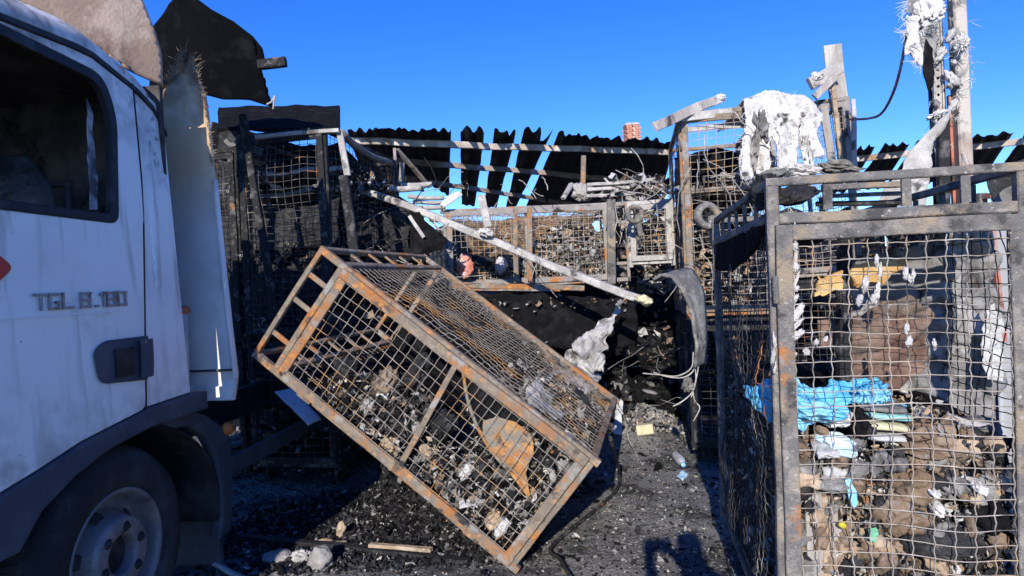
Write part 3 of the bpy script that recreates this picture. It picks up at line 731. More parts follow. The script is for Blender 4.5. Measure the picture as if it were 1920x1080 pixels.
for k in range(6):
    a = k * math.pi / 3 + .3
    MB().disc((.023, .112*math.cos(a), .112*math.sin(a)), ax, [(.0, .012), (.010, .012), (.012, .009), (.013, .0), (.022, -.001), (.023, -.004)], 12).build('wheel_nut', M['seal'], ro, True)
    a += math.pi / 6
    q = np.array((-.055, .172*math.cos(a), .172*math.sin(a)))
    MB().disc(q + (.008, 0, 0), nrm((.83, .55*math.cos(a), .55*math.sin(a))), [(.0, .006), (.026, .006), (.030, .001)], 14).build('vent_hole', M['seal'], ro)
MB().disc((-.03, 0, 0), ax, [(0, 0), (.079, 0)], 24).build('hub', M['seal'], ro)
MB().bar((-.15, 0, 0), (-1.9, 0, 0), .10, .10, (0, 0, 1)).build('axle', M['seal'], W)
far = MB().disc((-1.95, -.05, .44), ax, [(.1, -.1), (.30, -.12), (.42, -.11), (.44, -.06), (.44, .06), (.42, .11), (.30, .12), (.1, .1)], 32).build('far_wheel', M['tyre'], TR, True)
MB().disc((-.015, -.12, .50), ax, [(.0, .0)], 3)
# chassis and underrun
for s in (-.55, -1.45): MB().bar((s, -1.3, .72), (s, 4.4, .72), .07, .2, (0, 0, 1)).build('chassis_rail', M['seal'], TR)
MB().bar((-.10, .90, .52), (-.10, 2.3, .52), .03, .10, (0, 0, 1), 4, .003).build('underrun_bar', M['trim'], TR)
MB().bar((-.10, .90, .52), (-.50, .90, .55), .05, .12, (0, 0, 1)).build('underrun_bracket', M['trim'], TR)
lamp = MB().disc((-.035, .835, .758), ax, [(.0, .022), (.018, .020), (.026, .012), (.028, .0), (.036, -.002), (.036, -.02)], 18).build('marker_lamp', M['amber'], TR, True)
# intake snorkel between cab and box
MB().tube([(-.16, .60, 1.08), (-.16, .60, 1.42)], [.052, .058], 14).build('intake_pipe', M['duct'], TR, True)
MB().disc((-.15, .60, 1.42), (0, 0, 1), [(.0, .035), (.045, .033), (.062, .02), (.064, .0), (.05, -.008)], 18).build('intake_cap', M['dull_orange'], TR, True)
# front wall of the burnt cargo box
wall_o = [(-2.0, .95), (.052, .95), (.070, 1.07), (.030, 1.55), (-.004, 2.2), (-.020, 2.42), (-.036, 2.58), (-.075, 2.69), (-.115, 2.80), (-.16, 2.74), (-.225, 2.66), (-.33, 2.58), (-.5, 2.46), (-.8, 2.5), (-1.2, 2.3), (-2.0, 2.35)]
bwall = sheet('box_front_wall', None, None, [(n, .75, z) for n, z in wall_o], M['boxwall'], .008, .03, 5, 3.0, 4, .2, parent=TR)
MB().bar((-.9, .742, 1.095), (.070, .742, 1.095), .02, .012, (0, 0, 1)).build('wall_trim', M['trim'], TR)
MB().bar((-.9, .735, .972), (.060, .735, .972), .03, .075, (0, 0, 1)).build('sill', M['truck'], TR)
MB().disc((-.10, .715, .97), (0, -1, 0), [(.0, .006), (.012, .006), (.014, 0)], 12).build('sill_bolt', M['seal'], TR)
MB().bar((.066, .745, 1.05), (.006, .745, 2.12), .014, .03, (0, 1, 0), 10, .003).build('corner_trim', M['truck'], TR)
fr = MB(); gg = np.random.default_rng(3)
edge = np.array([(-.004, 2.2), (-.020, 2.42), (-.036, 2.58), (-.075, 2.69), (-.115, 2.80), (-.16, 2.74), (-.225, 2.66)])
for k in range(330):
    s = gg.uniform(0, 5.999) if k > 60 else gg.uniform(2.6, 4.4); i = int(s); p = edge[i] + (edge[i+1] - edge[i]) * (s - i)
    L = gg.uniform(.015, .05) if k > 12 else gg.uniform(.07, .11); a = gg.normal(1.2, .5) if s < 4 else gg.normal(2.2, .5)
    q = [np.array((p[0] + L*u*math.cos(a - .5*u), .742 + gg.uniform(-.012, .012) - .03*u*u*gg.random(), p[1] - .01 + L*u*math.sin(a - .5*u))) for u in (0, .4, .75, 1.0)]
    fr.tube(q, [.0012, .0011, .0009, .0004], 3)
fr.build('frayed_fibres', M['tan'], bwall, kind='stuff')
# roof wind deflector, singed
th_ = math.radians(6); tn_ = np.array((math.cos(th_), -math.sin(th_), 0)); td_ = np.array((math.sin(th_), math.cos(th_), 0)); TO = np.array((-1.65, 2.7, 0))
def defl(px, py):
    """point of the slanted deflector plane, in truck space"""
    d_ = ray(px, py); A0 = (CP - TO); q = tn_ + .5 * td_ * -1.0
    s_ = (-(.05 + .5 * .49) - A0 @ q) / (d_ @ q); P = A0 + d_ * s_
    return (P @ tn_, P @ td_, P[2])
sheet('wind_deflector', None, None, [defl(*q) for q in ((40, 2), (130, 58), (180, 90), (255, 138), (306, 160), (303, 104), (292, 60), (268, 0), (250, -60), (120, -90), (0, -60))], M['singed'], .006, .012, 5, 4, 8, .3, parent=TR)

# ================================================================== burnt building behind: wall, roof, chimney
def corr(q, near, far, n, amp, seed, jag=.0, zcurl=.0, nv=16, droop=.0):
    """corrugated sheet between two edges (each two points); n waves"""
    a0, a1, b0, b1 = [np.asarray(p, float) for p in (*near, *far)]
    nu = n * 6 + 1
    u = np.linspace(0, 1, nu)[:, None, None]; v = np.linspace(0, 1, nv)[None, :, None]
    g_ = np.random.default_rng(seed)
    jn = np.interp(np.linspace(0, 1, nu), np.linspace(0, 1, n*4 + 1), g_.uniform(-jag, jag, n*4 + 1))[:, None, None]
    vv = v + (1 - v) ** 3 * jn
    G = (a0*(1-u) + a1*u) * (1-vv) + (b0*(1-u) + b1*u) * vv
    ph = u[..., 0] * n * 2 * math.pi
    G[..., 2] += amp * np.clip(np.sin(ph) * 1.6, -1, 1) + .018 * vnoise(G, 1.6, seed, 2) - droop * (v[..., 0] * (1 - v[..., 0]) * 4)
    G[..., 2] += zcurl * np.clip(1 - v[..., 0] / .12, 0, 1) ** 1.5 * (1 + .6 * vnoise(G, 7, seed + 2, 2))
    G[..., 0] += .010 * vnoise(G, 2.2, seed + 3, 2)
    return MB().slab(G, .004)
RZ = 3.4
roof = empty('burnt_roof', (0, 9, 0), 0, 'row of blackened corrugated roof sheets with sky gaps, behind the middle cages', 'roof')
roof.matrix_world = Matrix.Identity(4)
P1, P2, P3 = (onz(655, 252, RZ), onz(1262, 276, RZ)), (onz(735, 290, RZ), onz(1262, 338, RZ)), (onz(760, 325, RZ), onz(1120, 385, RZ))
for i, (a, b) in enumerate((P1, P2, P3)):
    MB().bar(a - (0, 0, .08), b - (0, 0, .08), .05, .085, (0, 0, 1), 24, .012, 0, i + 2).build('purlin', M['purlin'], roof)
strips = [((652, 246), (706, 243), (690, 355), (752, 355), 3), ((698, 243), (760, 244), (735, 355), (796, 360), 3), ((752, 244), (846, 246), (774, 330), (842, 366), 5),
          ((862, 250), (908, 249), (866, 384), (890, 386), 2), ((926, 251), (968, 251), (908, 387), (931, 389), 2), ((979, 257), (1031, 257), (948, 390), (966, 391), 2),
          ((1046, 252), (1096, 259), (983, 392), (1042, 396), 3), ((1090, 259), (1146, 261), (1030, 396), (1088, 400), 3), ((1138, 261), (1198, 263), (1074, 400), (1140, 405), 3), ((1188, 263), (1266, 266), (1122, 405), (1225, 412), 4)]
for i, (a, b, c, d, n) in enumerate(strips):
    tall = i in (3, 4, 5)
    corr(None, (onz(*a, RZ), onz(*b, RZ)), (onz(*c, RZ), onz(*d, RZ)), n, .014, 20 + i,   .05 if tall else .018, .03 if tall else .012, 18).build('roof_sheet', M['sheet'], roof)
roof2 = empty('burnt_roof', label='blackened corrugated roof edge with pale purlin at far right behind the steel column', cat='roof')
a, b = onz(1598, 290, RZ), onz(2080, 238, RZ)
MB().bar(a - (0, 0, .08), b - (0, 0, .08), .05, .10, (0, 0, 1), 16, .01, 0, 9).build('purlin', M['purlin'], roof2)
for i, (x0, x1, y0, y1) in enumerate([(1596, 1640, 281, 279), (1657, 1706, 274, 271), (1720, 1800, 268, 262), (1802, 1900, 262, 250), (1925, 2000, 248, 238), (2002, 2090, 238, 228)]):
    corr(None, (onz(x0, y0, RZ), onz(x1, y1, RZ)), (onz(x0 - 62, y0 + 82, RZ), onz(x1 - 56, y1 + 82, RZ)), 3 if x1 - x0 < 60 else 4, .024, 60 + i, .03, .03, 14).build('roof_sheet', M['sheet'], roof2)
# rear wall of the hall: blackened corrugated panels on posts
wall = empty('hall_rear_wall', label='charred black rear wall of corrugated panels under the burnt roof', cat='wall')
for i in range(13):
    x0 = -9 + i * 1.7
    g_ = np.random.default_rng(i + 5)
    top_ = 2.9 + g_.uniform(-.25, .15)
    nu = 60; u = np.linspace(0, 1, nu)
    G = np.stack([np.stack([np.full(8, x0 + 1.66*q), 16.5 + .03*np.clip(1.6*np.sin(q*8*2*math.pi), -1, 1) + np.zeros(8), np.linspace(-.05, top_ + .10*math.sin(q*9 + i), 8)], -1) for q in u])
    MB().slab(G, .005).build('wall_panel', M['sheet'], wall)
    if i: MB().bar((x0 - .02, 16.3, 0), (x0 - .02, 16.3, 3.3), .12, .12, (0, 1, 0)).build('wall_post', M['steel_char'], wall)
# chimney
CH = at(1185, 262, 22.0); cw, cd = .46, .46
ch = empty('brick_chimney', (CH[0], CH[1], 0), math.radians(4), 'small red brick chimney above the burnt roof edge', 'chimney')
zt = at(1185, 236, 22.0)[2]; cs = .075
MB().bar((0, 0, 0), (0, 0, zt - .01), cw - .03, cd - .03, (0, 1, 0)).build('chimney_core', M['mortar'], ch)
bmesh_brick = None
z = zt - .02; row = 0
while z > zt - 1.0:
    for side in range(4):
        nb = 2
        for k in range(nb):
            L = cw / nb - .012; off = -cw/2 + (k + .5) * cw/nb + (.05 if row % 2 else -.05) * (1 if 0 < abs(k) else 0)
            c = Vector((off, -cd/2 + .02, z - cs/2)); R = Matrix.Rotation(side * math.pi/2, 4, 'Z')
            if bmesh_brick is None:
                bo = MB().bar((-L/2, 0, 0), (L/2, 0, 0), .05, cs - .012, (0, 0, 1)).build('brick', M['brick'], ch); bmesh_brick = bo.data
            else:
                bo = bpy.data.objects.new('brick', bmesh_brick); COL.objects.link(bo); bo.parent = ch
            bo.matrix_local = R @ Matrix.Translation(c)
    z -= cs; row += 1
MB().bar((0, 0, zt - .018), (0, 0, zt + .05), cw + .05, cd + .05, (0, 1, 0)).build('chimney_cap', M['mortar'], ch)

# ================================================================== cages
def place(origin, yaw, tilt=(0, 0)):
    return Matrix.Translation(Vector(origin)) @ Matrix.Rotation(yaw, 4, 'Z') @ Matrix.Rotation(tilt[0], 4, 'X') @ Matrix.Rotation(tilt[1], 4, 'Y')
def from_corner(c, yaw, W, P, z):
    """bottom centre of a cage whose front-left foot is at c"""
    R = rotm((0, 0, 1), yaw)
    v = R @ np.array((W/2, P/2, 0)); return (c[0] + v[0], c[1] + v[1], z)
YAW = -math.radians(11)
# fallen cage in the middle
Wt, Pt, Ht = .745, 1.592, 1.7
Rt = np.array([[.6014, .2253, -.7666], [-.1407, .9743, .1759], [.7865, .0021, .6176]])
ct = np.array([-.2985, 4.0965, .8225]) - Rt[:, 2] * Ht / 2 + (0, 0, .012)
MT = Matrix.Identity(4)
for i in range(3):
    for j in range(3): MT[i][j] = Rt[i, j]
    MT[i][3] = ct[i]
tilted = cage('wire_cage', 'rusty wire cage tipped over on its edge in the middle, full of burnt scraps', Wt, Pt, Ht, M['rust'], M['wire'], MT, 1, .018, .060, .0021, 2,
              casters=False, mdoor=M['rust'], midrail=(.80, .86), jit=.005, crimp=.0015, group=None)
def tl(x, y, z): return ct + Rt @ np.array((x, y, z))
# standing cage at right
Wr, Pr, Hr = .765, 1.55, 1.568
cr = from_corner((.832, 2.105), YAW, Wr, Pr, .117)
MR = place(cr, YAW, (0, math.radians(.6)))
right = cage('wire_cage', 'tall sooty wire cage standing nearest at right with laundry inside', Wr, Pr, Hr, M['steel_soot'], M['wire_pale'], MR, 2, .030, .056, .0019, 2,
             mdoor=M['steel_soot'], crimp=.0019, jit=.005, group=None, back=False, gz=.085, mside=M['wire_char_shade'], hole=lambda u, v: (v > 1.35) & (u > .5))  # side mesh in darker wire, its weak light put into the colour
MRn = np.array(MR)
def rl(x, y, z): return (MRn @ np.array((x, y, z, 1)))[:3]
# stacked cages: left
def stack(px, Y, label_up, label_low, mf, mw, seed, ztop, wid=.75, yaw=YAW, tilt=(0, 0), guard=False, low=True, warp=.03, mlow=None):
    c = at(px, 500, Y)
    H = 1.62
    if low:
        cage('wire_cage', label_low, wid, 1.5, ztop - H - .12, *(mlow or (mf, mw)), place(from_corner(c, yaw, wid, 1.5, .12), yaw), seed + 1, warp, .065, .0026, 1, guard=False, sides=3)
    z = ztop - H
    return cage('wire_cage', label_up, wid, 1.5, H, mf, mw, place(from_corner(c, yaw, wid, 1.5, z), yaw, tilt), seed, warp, .065, .0026, 1, guard=guard, sides=3, casters=not low)
stack(455, 5.0, 'black sooty wire cage with a pale top corner, on the left stack', 'black sooty wire cage at the foot of the left stack', M['steel_char'], M['wire_char_shade'], 11, 2.74)
stack(388, 5.3, 'black wire cage half hidden by the white box wall', 'black wire cage low down behind the white box wall', M['steel_char'], M['wire_char_shade'], 21, 2.70, wid=.32)
# right upper stack
up_r = stack(1283, 5.0, 'rusty orange wire cage with a middle shelf, high on the right stack', 'dark wire cage under the rusty orange one', M['rust'], M['wire'], 31, 2.76, wid=.68, warp=.03, mlow=(M['steel_char'], M['wire_char_shade']))
stack(1455, 5.9, 'sooty wire cage leaning behind the white fleece, boards standing in it', 'dark wire cage behind the nearest right cage', M['rust_grey'], M['wire'], 41, 3.02, wid=.74, tilt=(0, math.radians(-2)), mlow=(M['steel_char'], M['wire_char_shade']))
# pale corner of the left cage
c0 = at(640, 247, 4.97)
plank('steel_angle', 'pale bent steel angle along the top of the left black cage', 'steel bar', at(480, 258, 4.86), at(636, 245, 4.86), .045, .03, M['pale'], 3, .006)
plank('steel_upright', 'pale flaking upright at the right corner of the left black cage', 'steel bar', at(637, 250, 4.9), at(652, 330, 4.9), .05, .035, M['pale'], 4, .006, (0, 1, 0))
# shelf in the right upper cage
R3 = up_r.matrix_world
def u3(x, y, z): return np.array(R3 @ Vector((x, y, z)))
MB().bar(u3(-.32, 0, .98), u3(.32, 0, .98), 1.45, .02, (0, 0, 1), 6, .006)
sh = MB(); G = np.stack(np.meshgrid(np.linspace(-.31, .31, 10), np.linspace(-.72, .72, 16), indexing='ij') + [np.full((10, 16), 1.0)], -1); G[..., 2] += .02 * vnoise(G, 5, 3, 2)
so = sh.slab(G, .014).build('shelf', M['rust'], up_r)
MB().bar((-.31, -.745, 1.0), (.31, -.745, 1.0), .02, .035, (0, 0, 1), 6, .004).build('shelf_edge', M['rust'], up_r)
# middle cages lying on their sides
def lying(px, py, Y, yaw, label, mf, mw, seed, W=.75, P=1.5, H=1.62):
    """cage on its side: its height runs along the ground to the right, door towards the camera"""
    c = at(px, py, Y)
    A = Matrix(((0, 0, 1), (0, 1, 0), (-1, 0, 0))).to_4x4()           # local z -> +x, local x -> -z
    m = Matrix.Translation(Vector(c)) @ Matrix.Rotation(yaw, 4, 'Z') @ A @ Matrix.Translation((-W/2, P/2, 0))
    return cage('wire_cage', label, W, P, H, mf, mw, m, seed, .02, .062, .0026, 1, guard=True, sides=3, casters=True, midrail=(.80, .80)), m
midc, MM = lying(832, 543, 6.0, math.radians(1.5), 'long rusty wire cage lying on its side, full of burnt scraps, in the centre', M['rust_grey'], M['wire'], 51)
def ml(x, y, z): return np.array(MM @ Vector((x, y, z)))       # local: x down from top (0=centre), z to the right
lowc, ML_ = lying(838, 735, 6.25, 0, 'dark wire cage lying beneath the long rusty one in the centre', M['steel_char'], M['wire_char_shade'], 61, W=.80)
# flat orange beam under the middle cage, and uprights
plank('steel_beam', 'orange rusted steel beam under the long rusty cage', 'steel beam', at(848, 534, 5.75), at(1095, 540, 5.75), .06, .05, M['rust'], 5, .005)
plank('steel_beam', 'thin rust brown strip just below the orange beam', 'steel beam', at(852, 543, 5.72), at(1050, 545, 5.72), .05, .018, M['rust'], 6, .005)
for i, (x0, x1, lab) in enumerate([(966, 968, 'left of two rust orange uprights on the long cage'), (993, 994, 'right of two rust orange uprights on the long cage')]):
    plank('steel_upright', lab, 'steel bar', at(x0, 388, 5.86), at(x1, 530, 5.86), .045, .03, M['rust'], 8 + i, .005, (0, 1, 0))
plank('steel_upright', 'wide grey upright at the right end of the long cage', 'steel bar', at(1146, 374, 5.84), at(1146, 532, 5.84), .075, .04, M['steel_soot'], 12, .004, (0, 1, 0))

# caster wheels sticking up (two)
def wheel_up(px, py, Y, r, label, ax):
    c = at(px, py, Y)
    root = empty('caster_wheel', c, 0, label, 'wheel', 'loose caster wheels')
    MB().disc((0, 0, 0), ax, [(.55*r, -.022), (.8*r, -.028), (.97*r, -.02), (r, -.008), (r, .008), (.97*r, .02), (.8*r, .028), (.55*r, .022), (.55*r, -.022)], 32).build('tyre', M['steel_soot'], root, True)
    rim_ = MB().disc((0, 0, 0), ax, [(.0, .012), (.18*r, .014), (.2*r, .0)], 16)
    u = nrm(np.cross(ax, (0, 0, 1))); w = np.cross(u, nrm(ax))
    for k in range(5):
        a = k * 2 * math.pi / 5; rim_.bar((0, 0, 0), .58*r*(math.cos(a)*u + math.sin(a)*w), .012, .014, ax)
    rim_.build('rim', M['steel_char'], root)
    MB().bar((.02, 0, 0), (.05, .02, -.19), .045, .03, (0, 1, 0)).build('fork', M['steel_soot'], root)
wheel_up(1326, 405, 3.75, .082, 'grey caster wheel sticking up beside the nearest cage', (.25, -.95, .1))
wheel_up(1190, 402, 5.7, .085, 'grey caster wheel at the right end of the long cage', (.15, -.98, 0))

# ================================================================== heaps inside the cages
HM = [M['char'], M['ash'], M['ash_white'], M['brown'], M['tan'], M['char_deep'], M['rust'], M['white_cloth']]
def heap(name, label, pts_fn, n, size, wts, seed, base=None, chunk=.25, flat=.9, parts=()):
    gg = np.random.default_rng(seed)
    mbh = MB()
    if base is not None:
        mbh.grid(base, 5)
    P = pts_fn(gg, n)
    scraps(mbh, P, size, wts, seed, flat, .5, chunk)
    P2 = pts_fn(gg, n // 7)
    scraps(mbh, P2, size * 1.7, wts, seed + 1, flat, .35, .15)
    return tag(mbh.build(name, HM, kind='stuff'), label, 'debris')
# tipped cage: scraps slid to the low corner; level surface in world space
def tilted_pts(gg, n):
    out = []
    while len(out) < n:
        p = np.array((gg.uniform(-.34, .34), gg.uniform(-.74, .74), gg.uniform(.06, 1.60)))
        w = tl(*p)
        lim = .60 + .20 * math.sin(w[0] * 4 + 1) + .12 * math.sin(w[1] * 5) + .10 * (w[0] < .1)
        # thin layer near the door and the surface
        lay = p[0] < -.04 + .10*math.sin(p[2]*7 + 1) and p[2] < 1.38 + .1*math.sin(p[1]*9)
        if lay and p[1] < -.6: out.append(w)
        elif w[2] < lim and (p[1] < -.62 or w[2] > lim - .10 or p[0] < -.31): out.append(w)
        elif p[1] > .70 and w[2] < lim + .3 and gg.random() < .5: out.append(w)
    return np.array(out)
heap('burnt_scraps', 'burnt paper and cloth scraps heaped inside the tipped rusty cage', tilted_pts, 15000, .016, [6, 3.4, .9, 1.2, .5, 5, .25, .45], 71)
# dark core so that the heap is not see-through
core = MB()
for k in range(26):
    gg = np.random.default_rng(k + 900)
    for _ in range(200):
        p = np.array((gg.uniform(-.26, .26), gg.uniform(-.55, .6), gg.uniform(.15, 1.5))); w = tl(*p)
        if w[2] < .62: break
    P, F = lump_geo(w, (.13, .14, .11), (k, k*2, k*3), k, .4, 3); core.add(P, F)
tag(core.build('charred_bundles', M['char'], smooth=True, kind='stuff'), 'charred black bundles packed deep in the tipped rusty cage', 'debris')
# middle lying cage
def mid_pts(gg, n):
    z = gg.uniform(.05, 1.58, n); t_ = .10 + .42 * np.clip((z - .3) / .9, 0, 1) + .06 * np.sin(z * 7)
    dep = gg.random(n)
    front = gg.random(n) < .75
    x = np.where(front, .36 - gg.uniform(0, 1, n) * t_, .36 - t_ + gg.normal(0, .012, n))
    y = np.where(front, -.66 + gg.normal(0, .02, n), gg.uniform(-.66, .5, n))
    return np.array([ml(a, b_, c) for a, b_, c in zip(x, y, z)])
heap('burnt_scraps', 'brown and grey scraps heaped inside the long cage in the centre', mid_pts, 5200, .016, [2.2, 3.0, 1.5, 3.0, 1.7, 1.6, .5, 1.0], 81, base=[[ml(.36 - u * (.09 + .40 * min(1, max(0, (z - .3) / .9))), -.62 + .5 * u * u, z) for u in np.linspace(0, 1, 8)] for z in np.linspace(.03, 1.58, 20)])
# back panel of the middle cage: dark sheet so the inside reads full
sheet('charred_cloth', 'charred black cloth hanging at the back of the long cage in the centre', 'cloth', [ml(-.37, .3, .03), ml(-.36, .28, 1.0), ml(-.37, .3, 1.6), ml(.34, .3, 1.6), ml(.34, .3, .03)], M['brown'], .05, .006, 6, 12, 83)
# right upper cage: low heap on the shelf, dark back
def upr_pts(gg, n):
    x = gg.uniform(-.3, .3, n); y = gg.uniform(-.70, .5, n)
    z = 1.02 + np.abs(gg.normal(0, .05, n)) + .05 * np.sin(x * 9)
    k = gg.random(n) < .4; z = np.where(k, gg.uniform(.05, .95, n), z); y = np.where(k, -.1 + gg.normal(0, .05, n), y)
    return np.array([u3(a, b_, c) for a, b_, c in zip(x, y, z)])
heap('burnt_scraps', 'tan and grey scraps lying on the shelf of the rusty orange cage', upr_pts, 1500, .022, [2, 2, 1.2, 2, 2, 2, 1, .8], 91)
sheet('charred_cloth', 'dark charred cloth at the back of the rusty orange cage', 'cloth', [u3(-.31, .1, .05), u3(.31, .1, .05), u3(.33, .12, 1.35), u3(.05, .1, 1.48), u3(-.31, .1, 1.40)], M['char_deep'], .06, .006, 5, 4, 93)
sheet('charred_cloth', 'shaggy rust brown cloth down the left side of the rusty orange cage', 'cloth', [u3(-.30, -.66, .1), u3(-.30, -.68, 1.35), u3(-.30, -.2, 1.42), u3(-.30, .6, 1.3), u3(-.30, .66, .1)], M['brown'], .05, .01, 5, 8, 94)
# left dark cages: charred hanging cloth and heaps
def left_pts(gg, n):
    P = np.stack([gg.uniform(-2.2, -1.1, n), gg.uniform(5.15, 6.3, n), gg.uniform(.1, 2.5, n)], -1)
    k = (np.abs(np.sin(P[:, 2] * 5.2)) < .45) | (P[:, 2] < .5)
    return P[k]
heap('charred_scraps', 'charred black scraps filling the dark cages at left', left_pts, 5000, .024, [6, 1.4, .5, .3, .15, 6, .2, .25], 101)
for i, (x0, x1, y0, y1, Y, lab) in enumerate([(470, 640, 380, 480, 5.35, 'charred black cloth hanging in the upper half of the left cage'), (430, 620, 480, 640, 5.5, 'charred black cloth hanging in the lower half of the left cage'),
                                           (655, 775, 385, 520, 5.9, 'charred black netting right of the left cage'), (405, 462, 230, 640, 5.7, 'black rags hanging just right of the white box wall')]):
    sheet('charred_cloth', lab, 'cloth', pxs([(x0, y0, Y), ((x0 + x1)/2, y0 + 12, Y), (x1, y0 - 5, Y), (x1 - 5, (y0 + y1)/2, Y), (x1 - 10, y1, Y), ((x0 + x1)/2, y1 - 20, Y), (x0 + 5, y1, Y)]), M['char'], .06, .006, 5, 6, 110 + i)
# dark heap in the void under the middle cages and behind everything
def back_pts(gg, n):
    x = gg.uniform(-4.5, 6.0, n); y = gg.uniform(7.2, 10.0, n)
    z = gg.random(n) ** .6 * (1.75 + .35 * np.sin(x * 1.7) + .2 * np.sin(x * 4.1)) * np.clip((y - 6.9) / 1.0, .3, 1)
    return np.stack([x, y, z], -1)
xs = np.linspace(-5, 6.5, 60); us = np.linspace(0, 1, 12)
base = [[(x, 7.0 + 2.6*u, (1.6 + .35*math.sin(x*1.7) + .2*math.sin(x*4.1)) * math.sin(u*1.5)**.8 + .06*math.sin(x*9 + u*13)) for u in us] for x in xs]
heap('charred_scraps', 'dark heap of burnt scraps filling the back of the hall under the roof', back_pts, 9000, .034, [5, 1.8, .5, .7, .3, 6, .3, .3], 121, base=base)

# helper: points on planes inside the tipped cage
def tf(px, py, ly):
    n = Rt[:, 1]; d_ = ray(px, py); p0 = tl(0, ly, 0)
    return CP + d_ * (((p0 - CP) @ n) / (d_ @ n))
def tfs(pts, ly): return [tf(p[0], p[1], p[2] if len(p) > 2 else ly) for p in pts]
sheet('charred_cloth', 'black lining for char and shaded cavity at the back of the tipped cage', 'cloth', [tl(x, .70 - .1*abs(x), z) for x, z in ((-.33, .2), (.28, .25), (.30, .9), (.24, 1.3), (.30, 1.62), (-.33, 1.64))], M['char_deep'], .04, .006, 5, 6, 72)  # two linings added, their black stands for char and the shaded cavity
sheet('charred_cloth', 'black lining for char and shaded cavity on the low side of the tipped cage', 'cloth', [tl(-.335 + .02*math.sin(9*z), y, z) for y, z in ((-.70, .2), (.70, .2), (.70, 1.62), (.1, 1.55), (-.40, 1.62), (-.66, 1.45))], M['char_deep'], .02, .006, 5, 6, 73)
for i, (px, py, sx, sz, m, lab) in enumerate([(735, 832, .055, .035, 'tan', 'ribbed beige card behind the tipped cage mesh, left of its crossbar'), (720, 720, .06, .09, 'brown', 'brown crumpled card high in the tipped cage heap'), (780, 700, .05, .10, 'char', 'dark upright bundle in the tipped cage heap'),
        (875, 880, .025, .05, 'white_cloth', 'pale grey wad right of the crossbar of the tipped cage'), (800, 845, .04, .03, 'tan', 'round beige bundle just right of the crossbar'), (945, 985, .03, .055, 'white_cloth', 'white wad in the lower corner of the tipped cage'),
        (925, 975, .03, .05, 'tan', 'tan wad beside the white one in the lower corner of the tipped cage'), (650, 690, .06, .06, 'char', 'black crumpled bundle at the left of the tipped cage heap'), (1065, 880, .06, .03, 'ash', 'flat grey scrap in the right corner of the tipped cage'),
        (830, 790, .07, .06, 'char', 'charred bundle above the round beige one'), (690, 760, .04, .05, 'ash', 'grey crumpled wad at the left of the tipped cage heap'), (840, 940, .06, .03, 'ash', 'grey ash wad low in the tipped cage')]):
    lump('scrap_bundle', lab, 'scrap', tf(px, py, -.715), (sx, .045, sz), M[m], (.1, .7, 0), 420 + i, .4, 4, 3.5)
sheet('rusty_plate', 'rust orange disc with grey patches behind the tipped cage mesh', 'plate', tfs([(905, 790), (930, 782), (965, 790), (998, 815), (1004, 850), (985, 885), (995, 935), (960, 885), (925, 850), (905, 820)], -.768), M['rust_orange'], .012, .006, 5, 9, 74)
sheet('rusty_plate', 'dark curved strip with rusty edge left of the rust disc', 'plate', tfs([(868, 690, -.765), (905, 705, -.755), (960, 745, -.75), (1000, 805, -.75), (960, 790, -.755), (905, 790, -.76), (925, 850, -.765), (895, 805, -.765), (877, 745, -.765)], -.70), M['char_deep'], .01, .006, 5, 9, 75)
pipe('rusty_strip', 'thin rust orange curved strip bounding the plates in the tipped cage', 'strip', [tf(x, y, -.775) for x, y in ((868, 690), (876, 745), (895, 800), (925, 850), (965, 895), (995, 935))], .010, M['rust_orange'], 6)
# black backing in the left cages
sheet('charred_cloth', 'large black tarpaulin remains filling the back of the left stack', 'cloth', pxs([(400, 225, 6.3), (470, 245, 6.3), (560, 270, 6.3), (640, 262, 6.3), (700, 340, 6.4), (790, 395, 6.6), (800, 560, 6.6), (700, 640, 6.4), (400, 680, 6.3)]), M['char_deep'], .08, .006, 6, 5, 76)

# ================================================================== inside the nearest right cage
def Yf(px): return 2.267 / (1 + .194 * (px - 960) / 1200)
def fx(px, py, off): return at(px, py, Yf(px) + off)
def fxs(pts, off): return [fx(p[0], p[1], p[2] if len(p) > 2 else off) for p in pts]
def right_pts(gg, n):
    u = gg.uniform(-.33, .33, n); side = gg.random(n)
    y = np.where(side < .7, -.715 + np.abs(gg.normal(0, .03, n)), np.where(side < .85, gg.uniform(-.7, .6, n), gg.uniform(-.7, .65, n)))
    lim = .80 + .05 * np.sin(u * 11) + .10 * np.clip(y + .6, 0, .5)
    z = np.where(side < .7, gg.uniform(.05, 1, n) * lim, lim + gg.normal(0, .02, n))
    L = side > .85
    u = np.where(L, -.335 + np.abs(gg.normal(0, .01, n)), u); z = np.where(L, gg.uniform(.05, 1, n) * lim, z)
    return np.array([rl(a, b_, c) for a, b_, c in zip(u, y, z)])
base = [[rl(u, y_, z_ + .02*math.sin(u*23 + z_*17)) for y_, z_ in ((-.70, .03), (-.69, .2), (-.70, .4), (-.68, .6), (-.66, .74), (-.55, .80), (-.3, .86), (0, .9), (.4, .9), (.7, .88))] for u in np.linspace(-.335, .335, 14)]
heap('burnt_laundry_scraps', 'brown and grey burnt scraps packed low in the nearest right cage', right_pts, 6500, .0125, [1.8, 3.0, 1.2, 3.4, 1.9, 1.6, .1, 1.2], 131, base=base, flat=.8)
wads = MB(); gg = np.random.default_rng(77)
for k in range(240):
    u_ = gg.uniform(-.32, .32); z_ = gg.uniform(.05, .84); s_ = gg.uniform(.016, .045)
    P, F = lump_geo(rl(u_, -.715 + gg.uniform(-.012, .03), z_), (s_, s_*.7, s_*gg.uniform(.35, .9)), gg.uniform(-1, 1, 3), 600 + k, .5, 3, 3.4)
    wads.add(P, F, int(gg.choice(5, p=[.32, .10, .26, .26, .06])))
